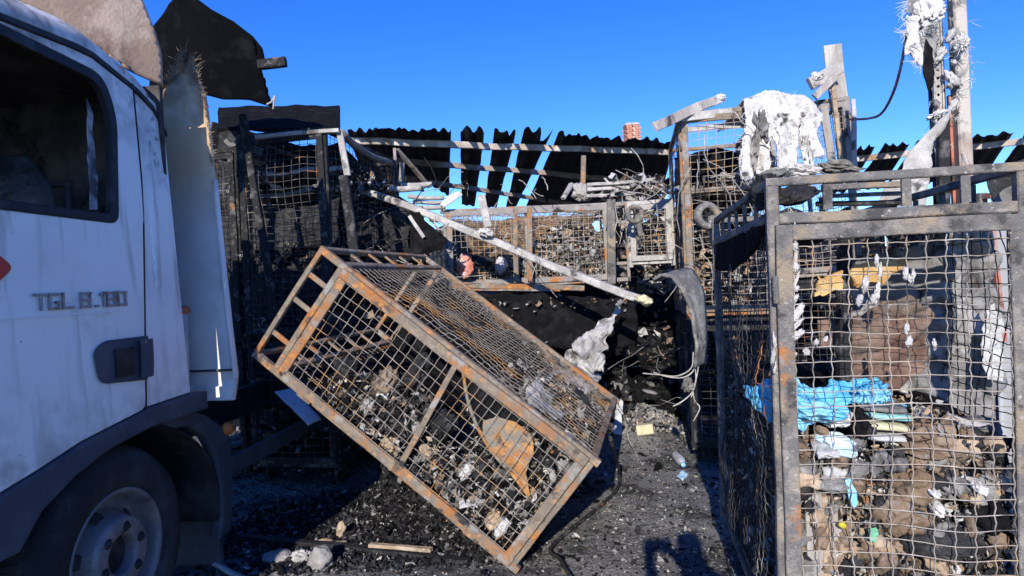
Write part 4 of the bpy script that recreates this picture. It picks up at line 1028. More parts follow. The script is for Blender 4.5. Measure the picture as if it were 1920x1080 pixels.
tag(wads.build('crumpled_wads', [M['brown'], M['tan'], M['ash'], M['char'], M['white_cloth']], smooth=True, kind='stuff'), 'crumpled brown and grey wads pressed against the mesh of the nearest cage', 'debris')
lf = MB().grid([[rl(-.335, y_, z_*(.82 + .1*min(.5, max(0, y_ + .6)))) for y_ in np.linspace(-.7, .7, 10)] for z_ in np.linspace(.03, 1, 8)])
tag(lf.build('charred_cloth', M['char'], smooth=True), 'charred black cloth pressed against the left side of the nearest cage', 'cloth')

sheet('plastic_film', 'crumpled bright blue plastic film on top of the laundry in the right cage', 'plastic', fxs([(1402, 722, .35), (1440, 712, .25), (1500, 716, .14), (1560, 716, .14), (1618, 704, .16), (1652, 714, .18), (1690, 758, .16), (1655, 778, .12), (1600, 758, .10), (1545, 795, .07), (1505, 806, .05), (1468, 792, .05), (1430, 775, .2), (1400, 752, .3)], .15), M['blue'], .036, .004, 7, 22, 5, .85)
lump('plastic_film', 'thick roll of blue film under the bright blue plastic', 'plastic', fx(1515, 762, .13), (.115, .10, .035), M['blue'], (0, .18, -.1), 7, .35, 5, 4)
lump('plastic_film', 'bunched blue film at the left end of the blue heap', 'plastic', fx(1480, 752, .10), (.05, .06, .038), M['blue'], (.2, .3, 0), 12, .5, 5, 5)
lump('plastic_film', 'bunched blue film hump at the right end of the blue heap', 'plastic', fx(1632, 738, .12), (.055, .06, .030), M['blue'], (.1, -.4, 0), 13, .5, 5, 5)
lump('cloth_bundle', 'pale blue cloth bundle below the blue film in the right cage', 'cloth', fx(1568, 832, .08), (.062, .06, .034), M['sky_cloth'], (0, .3, 0), 8, .3, 5, 2.5)
lump('cloth_bundle', 'dirty white cloth with pale blue tint left of the folded stack', 'cloth', fx(1575, 778, .12), (.065, .07, .03), M['white_cloth'], (0, -.3, 0), 9, .35, 5, 2.5)
lump('bag', 'small charred black bag beside the folded cloth stack', 'bag', fx(1607, 792, .07), (.022, .05, .055), M['char_deep'], (0, -.2, 0), 10, .25, 4, 3)
def folded(name, label, px, py, L, h, m, seed, tilt=.0, off=.10):
    c = fx(px, py, off)
    g_ = np.linspace(0, 1, 26); prof = []
    G = []
    for i in range(14):
        u = i / 13 - .5
        ring = []
        for k in range(20):
            a = 2*math.pi*k/20; rr = np.sign(math.cos(a))*abs(math.cos(a))**.5, np.sign(math.sin(a))*abs(math.sin(a))**.7
            e = (1 - abs(2*u)**6)**.4 if abs(u) < .5 else .02
            ring.append((u*L, rr[0]*.07*(.3 + .7*e), rr[1]*h/2*(.3 + .7*e) + tilt*u*L))
        G.append(ring)
    G = np.array(G); G += np.stack([vnoise(G, 26, seed + k, 3) for k in range(3)], -1) * .005
    G = G @ rotm((0, 0, 1), YAW).T + c
    o = MB().grid(G, 0, True); n = 20
    o.F.append((np.array([list(range(0, 20))[::-1]]), 0)); o.F.append((np.array([[13*20 + k for k in range(20)]]), 0))
    return tag(o.build(name, m, smooth=True), label, 'cloth', 'folded cloths')
folded('folded_cloth', 'white folded cloth at the bottom of the small folded stack', 1652, 815, .13, .024, M['white_cloth'], 1, -.15)
folded('folded_cloth', 'cream folded cloth in the middle of the small folded stack', 1656, 796, .14, .026, M['cream'], 2, -.1)
folded('folded_cloth', 'pale teal folded cloth near the top of the small folded stack', 1660, 777, .14, .022, M['teal'], 3, -.1)
folded('folded_cloth', 'grey sooty folded cloth topping the small folded stack', 1650, 762, .15, .022, M['ash'], 4, -.08)
for i, (px, py, sx, sz, off, m, rot, lab, amp) in enumerate([
    (1745, 812, .115, .042, .10, 'brown', .05, 'brown scorched cardboard fold arching right of the folded stack', .3),
    (1735, 840, .10, .020, .06, 'brown', .06, 'long tan cloth fold under the brown cardboard arch', .35),
    (1795, 838, .062, .035, .07, 'tan', -.2, 'round tan cloth bundle near the right post of the near cage', .3),
    (1860, 845, .03, .026, .07, 'char', .1, 'small charred ball beside the tan bundle', .25),
    (1848, 800, .055, .03, .16, 'ash', .5, 'grey ash covered fold high beside the right post', .3),
    (1490, 832, .03, .02, .06, 'brown', .2, 'brown scrap bundle just inside the left door stile', .35),
    (1545, 842, .035, .016, .045, 'white_cloth', -.1, 'dirty white rag below the pale blue bundle', .35),
    (1710, 910, .05, .05, .05, 'brown', .3, 'brown crumpled card in the middle of the laundry heap', .4),
    (1690, 965, .07, .065, .05, 'brown', .1, 'large brown crumpled card low in the near cage', .4),
    (1790, 905, .05, .035, .05, 'ash', .4, 'grey rag right of the white wads', .35),
    (1745, 915, .018, .014, .035, 'fleece', .3, 'upper of two white wads beside the brown card', .35),
    (1752, 948, .018, .016, .035, 'fleece', -.3, 'lower of two white wads beside the brown card', .35),
    (1830, 908, .022, .012, .035, 'fleece', .1, 'white scrap wad near the right post', .35),
    (1560, 902, .045, .022, .05, 'ash', .1, 'blue grey folded rag above the grey boards', .35),
    (1770, 1020, .10, .05, .06, 'char', .1, 'charred dark bundle near the bottom of the near cage', .35),
    (1500, 895, .05, .03, .05, 'tan', .35, 'tan torn card at the left of the laundry heap', .4),
    (1855, 960, .05, .06, .06, 'char_deep', .2, 'black charred bundle beside the right post', .35)]):
    lump('cloth_bundle', lab, 'cloth', fx(px, py, off), (sx, .05, sz), M[m], (.2, rot, YAW), 200 + i, amp, 4, 3.2)
for i, (x0, x1, y0, y1, w, m, lab) in enumerate([(1492, 1500, 938, 1130, .020, 'panelbrown', 'narrow dark red board standing at the left of the near cage'), (1524, 1530, 925, 1130, .046, 'wood', 'wide grey burnt board standing in the near cage'),
                                              (1547, 1553, 930, 1130, .022, 'tan', 'tan split board beside the wide grey one'), (1567, 1575, 945, 1130, .03, 'wood', 'grey board with a frayed right edge in the near cage')]):
    plank('board', lab, 'board', fx(x0, y0, .05 + .004*i), fx(x1, y1, .05 + .004*i), w*1.2, .012, M[m], 30 + i, .003, (0, 1, 0), 14, 'boards in the near cage')
sheet('plastic_strip', 'bright blue plastic strip sticking out of the laundry heap', 'plastic', fxs([(1584, 900), (1594, 898), (1604, 920), (1608, 945), (1600, 954), (1590, 935)], .025), M['blue'], .004, .003, 4, 30, 6)
lump('plastic_scrap', 'small yellow plastic scrap beside the grey boards', 'plastic', fx(1579, 984, .03), (.013, .012, .011), M['yellow'], (0, .3, 0), 11, .3, 3)
sheet('plastic_scrap', 'pale green plastic scrap low in the laundry heap', 'plastic', fxs([(1628, 992), (1642, 988), (1650, 1000), (1642, 1018), (1630, 1014)], .025), M['green'], .006, .003, 4, 30, 7)
# things standing behind the laundry
sheet('foam_slab', 'left yellow brown foam slab behind the mesh of the near cage', 'foam', fxs([(1518, 556), (1530, 528), (1562, 508), (1574, 506), (1572, 545), (1545, 552)], .22), M['foam'], .012, .04, 6, 15, 8)
sheet('foam_slab', 'right yellow brown foam slab with ragged edge behind the near mesh', 'foam', fxs([(1592, 505), (1640, 490), (1688, 478), (1686, 505), (1660, 515), (1645, 535), (1618, 530), (1594, 535)], .24), M['foam'], .012, .04, 6, 15, 9)
plank('steel_post', 'dark steel post between the two foam slabs', 'steel post', fx(1583, 440, .28), fx(1580, 800, .28), .04, .04, M['steel_char'], 3, .004, (0, 1, 0))
sheet('leaning_board', 'red brown scorched board leaning behind the laundry', 'board', fxs([(1596, 595), (1700, 560), (1745, 590), (1738, 690), (1690, 730), (1592, 722)], .36), M['panelbrown'], .035, .010, 7, 14, 12, .7)
sheet('leaning_board', 'small red brown board left of the dark steel post', 'board', fxs([(1532, 600), (1568, 598), (1568, 650), (1534, 652)], .34), M['panelbrown'], .006, .012, 3, 6, 13)
sheet('tarpaulin', 'large grey sooty tarpaulin hanging behind the laundry in the near cage', 'tarpaulin', fxs([(1585, 500), (1640, 470), (1720, 455), (1800, 425), (1868, 405), (1872, 520), (1882, 620), (1885, 720), (1850, 800), (1760, 800), (1660, 790), (1585, 780)], .50), M['tarp'], .06, .006, 7, 13, 14, .7)
sheet('tarpaulin', 'dirty white fold of tarpaulin near the right post of the near cage', 'tarpaulin', fxs([(1846, 585), (1866, 570), (1880, 640), (1882, 716), (1850, 712), (1838, 660)], .40), M['white_cloth'], .02, .006, 6, 22, 15, .7)
sheet('charred_sheet', 'charred black sheet lying across the top of the nearest cage', 'sheet', [rl(-.36, -.50, Hr - .025), rl(.36, -.60, Hr - .02), rl(.36, .4, Hr - .01), rl(.1, .72, Hr - .06), rl(-.36, .70, Hr - .05)], M['char'], .03, .008, 6, 6, 16)
sheet('charred_sheet', 'black sagging sheet at the left top edge of the nearest cage', 'sheet', [rl(-.375, -.72, Hr - .03), rl(-.375, .72, Hr - .02), rl(-.38, .70, Hr - .17), rl(-.378, .1, Hr - .19), rl(-.378, -.5, Hr - .12)], M['char_deep'], .012, .006, 5, 8, 17)
# melted white plastic on the mesh
def drip(label, pts, m='ash_white', off=-.012, seed=0):
    mbb = MB()
    for i, (px, py, r, h) in enumerate(pts):
        P, F = lump_geo(fx(px, py, off), (r*.72, r*.5, h*1.15), (0, .1*i, 0), seed + i, .62, 4, 4.2); mbb.add(P, F)
    return tag(mbb.build('melted_plastic', M[m], smooth=True), label, 'melted plastic', 'melted plastic on the near cage')
drip('long white melted drip down the left of the near cage mesh', [(1491, 440, .006, .026), (1491, 462, .011, .012), (1492, 485, .006, .02), (1492, 503, .013, .012), (1493, 525, .005, .022), (1492, 540, .011, .010), (1488, 566, .010, .02), (1494, 590, .012, .024), (1491, 612, .010, .022), (1496, 628, .014, .016)], seed=40)
drip('white melted lump hanging over the right foam slab', [(1644, 490, .008, .014), (1650, 510, .007, .02), (1645, 545, .011, .022), (1622, 535, .012, .018), (1612, 562, .011, .012), (1640, 560, .012, .012)], seed=60)
drip('pair of white melted drips right of the foam slabs', [(1697, 515, .009, .016), (1705, 522, .008, .008), (1712, 518, .009, .018)], seed=80)
drip('white melted drip in front of the red brown board', [(1701, 618, .008, .016), (1704, 640, .012, .014)], seed=84)
drip('tiny white melted drip right of the red brown board', [(1752, 645, .008, .012)], seed=87)
drip('small white melted drips right of the left door stile', [(1530, 642, .010, .008), (1512, 660, .012, .008), (1490, 664, .010, .006), (1548, 636, .007, .007)], seed=90)
# a bit of wadding caught between frame and door stile
drip('white wadding caught between post and door stile of the near cage', [(1452, 640, .007, .02), (1450, 668, .008, .018), (1453, 690, .006, .014)], seed=95)

# on top of the nearest cage
lump('charred_rag', 'black charred rag slumped over the left end of the near cage rail', 'rag', at(1432, 356, 2.32), (.034, .07, .055), M['char'], (0, .1, 0), 301, .35, 5, 3)
lump('charred_rag', 'long charred roll lying behind the near cage rail', 'rag', at(1492, 366, 2.36), (.085, .05, .032), M['char'], (0, -.12, 0), 302, .2, 5, 2.5)
lump('charred_rag', 'tangled grey rag lying above the left end of the near rail', 'rag', at(1448, 328, 2.45), (.06, .05, .016), M['ash'], (0, -.2, 0), 303, .5, 4, 3)
for i, (a, b, r, m, lab) in enumerate([((1540, 352), (1705, 345), .022, 'steel_soot', 'upper grey bar lying on top of the near cage'), ((1545, 368), (1700, 362), .016, 'steel_soot', 'middle grey bar lying on top of the near cage'), ((1530, 382), (1690, 378), .02, 'steel_char', 'lowest dark bar lying on top of the near cage')]):
    plank('steel_bar', lab, 'steel bar', at(*a, 2.5 + .05*i), at(*b, 2.42 + .05*i), r*1.4, r, M[m], 40 + i, .004, group='bars on the near cage')
sheet('charred_sheet', 'curled charred sheet at the right end of the near rail', 'sheet', pxs([(1850, 395), (1862, 345), (1895, 300), (1925, 290), (1990, 300), (1990, 390)], 2.2), M['char'], .05, .005, 5, 9, 18)
sheet('rag', 'grey torn rag at the right end on top of the near cage', 'rag', pxs([(1868, 375), (1885, 350), (1925, 340), (1990, 345), (1990, 380), (1900, 388)], 2.12), M['ash'], .03, .005, 5, 10, 19)

# ================================================================== column and what hangs on it
CB = at(1790, 400, 4.3)
col = empty('steel_column', (CB[0], CB[1], 0), math.radians(-8), 'tall cream and black steel column with torn lining at right', 'column')
zt = 4.6
lean = lambda z: 0.0
MB().bar((.065, 0, 0), (.065, 0, zt), .085, .09, (0, 1, 0), 20, .004).build('cream_face', M['creampaint'], col)
MB().bar((.012, .035, 0), (.012, .035, 2.62), .018, .03, (0, 1, 0), 20, .003).build('red_edge', M['redstrip'], col)
MB().bar((-.055, .05, 0), (-.055, .05, zt), .09, .05, (0, 1, 0), 20, .005).build('web', M['steel_char'], col)
pc = MB(); pc.bar((-.075, -.002, 1.9), (-.075, -.002, zt), .045, .008, (0, 1, 0), 12, .002).bar((-.102, -.008, 1.9), (-.102, -.008, zt), .010, .022, (0, 1, 0), 12, .002).bar((-.048, -.008, 1.9), (-.048, -.008, zt), .010, .022, (0, 1, 0), 12, .002)
pco = pc.build('perforated_channel', M['pale'], col)
for k in range(46):
    MB().disc((-.075, -.0065, 1.95 + k*.056), (0, -1, 0), [(.0, .003), (.009, .003), (.010, .0)], 10).build('slot', M['char_deep'], pco)
sheet('torn_lining', 'torn grey lining with white fringe hanging from the column top', 'sheet', pxs([(1712, -40), (1755, -40), (1752, 40), (1758, 110), (1748, 172), (1738, 150), (1726, 120), (1712, 118), (1700, 85), (1704, 40)], 4.2), M['tarp'], .04, .006, 5, 8, 20)
sheet('torn_lining', 'white fleecy fringe on the left edge of the torn column lining', 'fleece', pxs([(1700, 30), (1722, 35), (1718, 70), (1722, 100), (1732, 118), (1720, 122), (1706, 100), (1695, 105), (1698, 60)], 4.15), M['fleece'], .02, .015, 5, 16, 21)
for i, (px, py, sx, sz, lab) in enumerate([(1745, 22, .075, .09, 'big fluffy white lining wad at the top of the column'), (1803, 82, .03, .04, 'small white fluff tuft on the right edge of the column'), (1757, 215, .05, .02, 'white lining wad halfway up the column')]):
    lump('lining_wad', lab, 'fleece', at(px, py, 4.16), (sx, .04, sz), M['fleece'], (0, -.3 if i == 2 else 0, 0), 310 + i, .5, 5, 6)
sheet('torn_lining', 'black torn shred hanging left of the perforated channel', 'sheet', pxs([(1735, 70), (1750, 90), (1748, 165), (1738, 172), (1728, 140)], 4.12), M['char_deep'], .02, .005, 4, 9, 22)
sheet('torn_lining', 'long pale torn sheet sloping from the column to the lower left', 'sheet', pxs([(1752, 232), (1785, 205), (1775, 225), (1752, 262), (1748, 330), (1735, 390), (1650, 390), (1690, 320), (1735, 250)], 4.05), M['pale'], .05, .006, 5, 5, 23)
plank('steel_upright', 'black upright below the perforated channel of the column', 'steel bar', at(1770, 220, 4.2), at(1768, 400, 4.2), .07, .04, M['steel_char'], 50, .012, (0, 1, 0), 14)
pipe('cable', 'thin burnt cable looping from the column to the caged boards', 'cable', [at(1700, 50, 4.3), at(1694, 100, 4.4), at(1678, 165, 4.6), at(1655, 210, 4.9), at(1630, 222, 5.2), at(1590, 224, 5.6)], .010, M['cable'], 8, sm=6)
lm = MB(); gg = np.random.default_rng(21)
for k in range(30):
    z_ = gg.uniform(2.5, 4.3); s_ = gg.uniform(.010, .026)
    P, F = lump_geo((gg.choice([-.125, -.11, -.03, .0]) + gg.normal(0, .01), -.055 + gg.uniform(-.02, .01), z_), (s_, .02, s_*gg.uniform(1, 2.6)), (0, gg.normal(0, .4), 0), 700 + k, .55, 3, 4)
    lm.add(P, F)
lm.build('lining_residue', M['soiled'], col, True, kind='stuff')
pd = [((gg.choice([-.14, -.1, -.02, .03, .11]), -.05, z), (gg.normal(0, .8), -.3, -.7)) for z in np.linspace(2.2, 4.3, 90)]
fibres(pd, 420, .08, 22, .0018).build('lining_threads', M['fleece'], col, kind='stuff')
pd = [(at(px + gg.normal(0, 4), py, 4.14), (gg.choice([-1, 1]), -.2, -.5)) for px, py in [(1700, 40), (1698, 60), (1702, 90), (1716, 115), (1728, 120), (1722, 60), (1745, 30), (1752, 50), (1803, 70), (1806, 90), (1700, 20), (1705, 5)] for _ in range(4)]
tag(fibres(pd, 300, .07, 23, .0018).build('lining_threads', M['fleece'], kind='stuff'), 'loose white threads fraying off the torn column lining', 'threads')
# pale cladding and red edge further right behind the near cage
wc = at(1890, 380, 4.7) * (1, 1, 0)
cl = empty('clad_wall', wc, 0, 'pale grey ribbed cladding wall seen at the far right through the mesh', 'wall')
for k in range(4):
    u = np.linspace(0, 1, 25); rib = .022 * np.clip(2.2 * np.sin(u * 4 * 2 * math.pi), -1, 1)
    G = np.array([[(-.12 + .56*k + .55*q, r_ + .004*(k % 2), z) for z in np.linspace(0, 1.95, 12)] for q, r_ in zip(u, rib)]); G[..., 1] += .008 * vnoise(G, 3, 8 + k, 2)
    MB().slab(G, .004).build('cladding_panel', M['panelgrey'], cl)
    MB().bar((-.14 + .56*k, .07, 0), (-.14 + .56*k, .07, 2.0), .06, .05, (0, 1, 0)).build('wall_post', M['steel_soot'], cl)
MB().bar((-.16, .0, 1.97), (2.1, .0, 1.97), .09, .035, (0, 0, 1), 8, .004).build('top_rail', M['redstrip'], cl)
plank('steel_edge', 'faded red steel edge beside the pale cladding', 'steel bar', at(1858, 400, 4.55), at(1882, 640, 4.55), .035, .03, M['redstrip'], 52, .008, (0, 1, 0))

# ================================================================== right stack: fleece, boards
def drape(px0, px1, Y):
    """fleece thrown over the cage top: back part lies on top, front hangs ragged"""
    nu, nv = 110, 120; G = np.zeros((nu, nv, 3))
    for i in range(nu):
        u = i / (nu - 1); x = px0 + (px1 - px0) * u
        ytop = 192 - 19 * math.sin(math.pi * min(1, u * 1.15)) + 24 * max(0, u - .82) / .18
        yb = 262 + 78 * abs(math.sin(u * 7.5 + .6)) ** .8 + 16 * math.sin(u * 31) + 9 * math.sin(u * 77); yb = min(yb, 338)
        if u > .9: yb = min(yb, 292)
        for j in range(nv):
            v = j / (nv - 1)
            if v < .22: G[i, j] = at(x, ytop, Y) + np.array((.05, .75, .0)) * (1 - v/.22) + np.array((0, 0, -.06 * (1 - v/.22)))
            else:
                w = (v - .22) / .78
                G[i, j] = at(x + 6*math.sin(w*5 + u*9), ytop + (yb - ytop) * w, Y - .10*math.sin(min(1, w*3)*1.57) - .03*math.sin(u*21)*w)
    N = np.array((0, -1, .2)); S = G * np.array((1, 1, .28))
    G += ((ridge(S, 11, 33, 3, .5) * .032 + vnoise(G, 45, 34, 3) * .005)[..., None] * N)
    return G
FG = drape(1392, 1540, 4.85)
fo = tag(MB().slab(FG, .014).build('fleece', M['fleece'], smooth=True), 'thick white scorched fleece draped over the right stack of cages', 'fleece')
pd = [(FG[i, -1 - k], (0, -.3, -1)) for i in range(110) for k in (0, 3, 9)] + [(FG[i, j], (0, -1, .2)) for i in range(0, 110, 3) for j in range(24, 118, 6)] + [(FG[k, j], (sx_, -.3, -.3)) for k, sx_ in ((0, -1), (109, 1)) for j in range(30, 118, 3)]
fibres(pd, 900, .055, 9, .0016).build('fleece_threads', M['fleece'], fo, kind='stuff')
for i, (px, py, sx, sz, m, lab) in enumerate([(1425, 235, .045, .13, 'ash', 'grey curled fringe on the left edge of the white fleece'), (1490, 320, .12, .05, 'ash_white', 'ashy white tatters below the fleece'), (1570, 315, .16, .045, 'ash', 'grey ash heap below the caged boards'), (1412, 280, .02, .14, 'rust_grey', 'bent grey strip left of the fleece fringe')]):
    lump('ash_tatters', lab, 'debris', at(px, py, 4.75 + .15*(i == 2)*3), (sx, .08, sz), M[m], (0, .05*i, 0), 330 + i, .5, 5, 4)
for i, (a, b, w, h, Y, Yb, m, lab) in enumerate([
    ((1228, 238), (1355, 182), .055, .02, 4.7, 5.1, 'wood', 'grey board jutting out left over the rusty orange cage'),
    ((1560, 84), (1592, 330), .125, .02, 5.85, 5.85, 'wood', 'tall grey board standing highest behind the fleece'),
    ((1518, 158), (1574, 128), .085, .05, 5.7, 5.72, 'pale', 'short pale board lying across the top of the tall board'),
    ((1528, 182), (1566, 142), .05, .02, 5.6, 5.65, 'wood', 'short board sloping below the pale cross board'),
    ((1562, 150), (1580, 330), .03, .02, 5.7, 5.7, 'tan', 'thin tan lath beside the tall grey board'),
    ((1545, 200), (1562, 330), .05, .02, 5.75, 5.75, 'wood', 'dark grey board left of the tan lath'),
    ((1598, 186), (1604, 330), .03, .02, 5.6, 5.6, 'pale', 'pale lath at the right edge of the caged boards'),
    ((1280, 222), (1412, 205), .05, .03, 4.93, 4.95, 'pale', 'pale flaking strip along the top of the rusty orange cage'),
    ((1430, 200), (1440, 330), .03, .03, 4.9, 4.9, 'rust_grey', 'grey upright at the left of the white fleece'),
    ((1285, 245), (1420, 232), .03, .015, 4.98, 5.0, 'pale', 'second pale strip below the top of the rusty orange cage')]):
    plank('board', lab, 'board', at(*a, Y), at(*b, Yb), w*1.3, h, M[m], 60 + i, .010, (0, 1, 0), 14)
lump('lining_wad', 'frayed white tuft on the pale cross board', 'fleece', at(1530, 145, 5.68), (.05, .03, .03), M['fleece'], (0, 0, 0), 350, .6, 4, 4)
lump('lining_wad', 'frayed white tuft at the right end of the jutting board', 'fleece', at(1352, 182, 5.08), (.035, .03, .022), M['fleece'], (0, 0, 0), 351, .6, 4, 4)

# ================================================================== centre: diagonal batten, scrap metal
bt = [at(662, 352, 5.7), at(760, 384, 5.5), at(880, 432, 5.25), at(1040, 500, 4.95), at(1160, 545, 4.75), at(1208, 563, 4.65)]
mbb = MB()
for a, b in zip(bt[:-1], bt[1:]): mbb.bar(a, b + (b - a)*.02, .06, .055, (0, 0, 1), 6, .010, 0, 3)
tag(mbb.build('ceiling_batten', M['pale']), 'long pale burnt batten sloping across in front of the centre cages', 'batten')
lump('melted_end', 'pale yellowed melted lump at the low end of the sloping batten', 'melted plastic', at(1206, 562, 4.62), (.055, .06, .03), M['cream'], (0, .3, 0), 360, .4, 4, 3)
plank('bracket', 'pale slotted bracket standing on the sloping batten', 'bracket', at(903, 366, 5.15), at(915, 425, 5.15), .06, .02, M['pale'], 71, .006, (0, 1, 0))
lump('melted_end', 'white melted lump where the slotted bracket meets the batten', 'melted plastic', at(912, 436, 5.12), (.06, .05, .035), M['fleece'], (0, .3, 0), 361, .5, 4, 3)
pipe('wire_loop', 'small pale wire loop under the sloping batten', 'wire', [at(815, 405, 5.2), at(816, 425, 5.2), at(828, 430, 5.2), at(842, 418, 5.2)], .007, M['pale'])
for i, (a, b, r, lab) in enumerate([((750, 347), (810, 345), .028, 'topmost pale pipe in the small pipe pile at left of centre'), ((765, 368), (832, 371), .022, 'second pale pipe in the small pipe pile'), ((775, 377), (838, 380), .020, 'third pale pipe in the small pipe pile'), ((768, 388), (835, 388), .022, 'lowest pale pipe in the small pipe pile'), ((700, 355), (790, 352), .03, 'thick grey pipe behind the small pipe pile')]):
    pipe('pipe', lab, 'pipe', [at(*a, 6.6 - .1*i), (at(*a, 6.6 - .1*i) + at(*b, 6.6 - .1*i))/2 + (0, 0, -.01), at(*b, 6.6 - .1*i)], r, M['pale'], 10, 'pale pipes')
plank('steel_upright', 'thin pale upright above the pipe pile', 'steel bar', at(740, 278, 6.5), at(745, 350, 6.5), .03, .03, M['rust_grey'], 72, .004, (0, 1, 0))
plank('steel_bar', 'dark brace sloping from the thin upright to the pipes', 'steel bar', at(745, 280, 6.55), at(805, 350, 6.9), .05, .03, M['steel_soot'], 73, .006)
plank('steel_bar', 'short grey prop beside the thin upright', 'steel bar', at(754, 305, 6.7), at(752, 345, 6.7), .05, .04, M['rust_grey'], 74, .005, (0, 1, 0))
pipe('sagging_pipe', 'bent dark pipe sagging from the left cage corner', 'pipe', [at(640, 248, 5.0), at(668, 275, 5.3), at(705, 297, 5.8), at(742, 306, 6.4)], .030, M['steel_soot'], 10)
plank('steel_bar', 'pale ribbed bar over the mesh right of the left cage', 'steel bar', at(655, 345, 5.6), at(740, 352, 6.4), .04, .05, M['pale'], 75, .012)
sheet('bent_bracket', 'pale bent bracket at the left top of the long centre cage', 'bracket', pxs([(825, 385), (835, 370), (862, 358), (868, 366), (850, 378), (835, 390)], 5.9), M['alu'], .012, .012, 4, 9, 24)
sheet('charred_sheet', 'black bent sheet hanging under the sloping batten at left', 'sheet', pxs([(770, 400), (785, 395), (800, 420), (838, 450), (830, 470), (795, 480), (765, 490), (768, 440)], 5.3), M['char_deep'], .04, .006, 5, 7, 25)
plank('steel_bar', 'pale thin strip on the edge of the black bent sheet', 'steel bar', at(768, 404, 5.25), at(795, 445, 5.25), .03, .015, M['pale'], 76, .006, (0, 1, 0))
plank('steel_upright', 'rust brown post with grey foot behind the centre cage', 'steel bar', at(1094, 292, 7.2), at(1092, 350, 7.2), .055, .05, M['rust'], 77, .004, (0, 1, 0))
lump('melted_end', 'pale crumbling lump below the rust brown post', 'debris', at(1090, 360, 7.1), (.11, .1, .09), M['pale'], (0, .2, 0), 362, .4, 4, 3)
for i, (a, b, lab) in enumerate([((1100, 347), (1240, 336), 'upper of the pale strips right of the rust brown post'), ((1100, 357), (1200, 350), 'middle pale strip right of the rust brown post'), ((1098, 368), (1190, 362), 'lower pale strip right of the rust brown post'), ((1055, 372), (1072, 345), 'pale strip leaning left of the rust brown post')]):
    plank('steel_bar', lab, 'steel bar', at(*a, 6.9), at(*b, 7.0), .05, .035, M['pale'], 80 + i, .010, group='pale strips by the post')
# scrap filled shelf between centre and right stacks
def gap_pts(gg, n):
    return np.stack([gg.uniform(1.05, 1.75, n), gg.uniform(6.9, 7.3, n), gg.uniform(1.3, 2.6, n)], -1)
heap('burnt_scraps', 'pale ash and scraps piled between the centre and right cages', gap_pts, 1300, .03, [2, 3, 2, 1.5, 1.5, 2, .4, 1], 141)
cage('wire_cage', 'small pale wire frame between the centre cage and the right stack', .42, .5, .62, M['pale'], M['wire'], place(at(1222, 500, 6.2), YAW), 55, .015, .06, .0028, 1, guard=False, casters=False, sides=3)
# bottles and bits on the long cage floor
lump('plastic_bundle', 'orange red scorched plastic bundle at the left end of the long centre cage', 'plastic', at(873, 500, 5.88), (.075, .06, .10), M['pink'], (0, -.1, 0), 370, .4, 4, 4)
lump('plastic_bundle', 'small pale conical wad in the long centre cage', 'plastic', at(938, 498, 5.88), (.045, .04, .07), M['ash_white'], (0, 0, 0), 371, .4, 4, 4)
lump('charred_rag', 'dark grey ridged bundle beside the orange red one', 'rag', at(905, 490, 5.95), (.10, .06, .05), M['char'], (0, .1, 0), 372, .4, 4, 4)

sheet('charred_cloth', 'black cloth added to darken the void under the orange beam', 'cloth', pxs([(842, 550), (930, 549), (1020, 552), (1110, 556), (1190, 566), (1196, 640), (1170, 655), (1140, 640), (1100, 660), (1040, 650), (960, 665), (850, 640)], 5.66), M['char_deep'], .05, .006, 6, 7, 31)  # cloth added over the lower mesh, its black carries the void's shadow
gl = np.random.default_rng(12)
scr = MB(); scraps(scr, np.array([at(x, y, 5.58) for x, y in zip(gl.uniform(850, 1190, 70), 558 + np.abs(gl.normal(0, 16, 70)))]), .013, [2, 3, 3, 1.5, 1, 1, .5, 1], 12, .9)
tag(scr.build('burnt_scraps', HM, kind='stuff'), 'pale scraps caught on the black cloth under the orange beam', 'debris')
# curved blistered sheet at the mouth of the void and its trailing wires
cs = [(1224, 520), (1240, 511), (1262, 514), (1282, 535), (1296, 570), (1303, 610), (1306, 650), (1304, 690)]
G = []
for i, (px, py) in enumerate(cs):
    a = at(px, py, 3.95); w = .42 * (1 - .55 * i / 7)
    G.append([a + np.array((.55, .72, .06)) * w * k / 7 for k in range(8)])
Gs = np.array(G); t_ = np.linspace(0, 7, 40); Gi = np.stack([np.stack([np.interp(t_, range(8), Gs[:, j, k]) for k in range(3)], -1) for j in range(8)], 1)
Gi += vnoise(Gi, 9, 5, 3)[..., None] * .014
tag(MB().slab(Gi, .016).build('curved_sheet', M['ash'], smooth=True), 'curved grey blistered sheet hanging beside the nearest cage', 'sheet')
for i, pts in enumerate([[(1300, 660), (1296, 690), (1270, 705), (1240, 703), (1205, 700)], [(1303, 670), (1300, 695), (1280, 708), (1250, 706), (1225, 698)], [(1302, 680), (1305, 710), (1298, 735), (1280, 752), (1262, 762)], [(1298, 720), (1302, 750), (1312, 765), (1300, 790)], [(1305, 650), (1309, 690), (1300, 730), (1296, 745)]]):
    pipe('hanging_wire', ['pale wire curling furthest left under the curved sheet', 'inner pale wire curling left under the curved sheet', 'frayed wire trailing down to the ash mound', 'lowest kinked wire under the frayed tuft', 'wire hanging straight beside the nearest cage'][i], 'wire', [at(px, py, 4.0) for px, py in pts], .0045, M['pale'], 5, 'wires under the curved sheet')
lump('frayed_tuft', 'frayed grey tuft at the end of the hanging wires', 'debris', at(1291, 722, 4.0), (.025, .03, .03), M['ash'], (0, 0, 0), 380, .7, 4, 5)
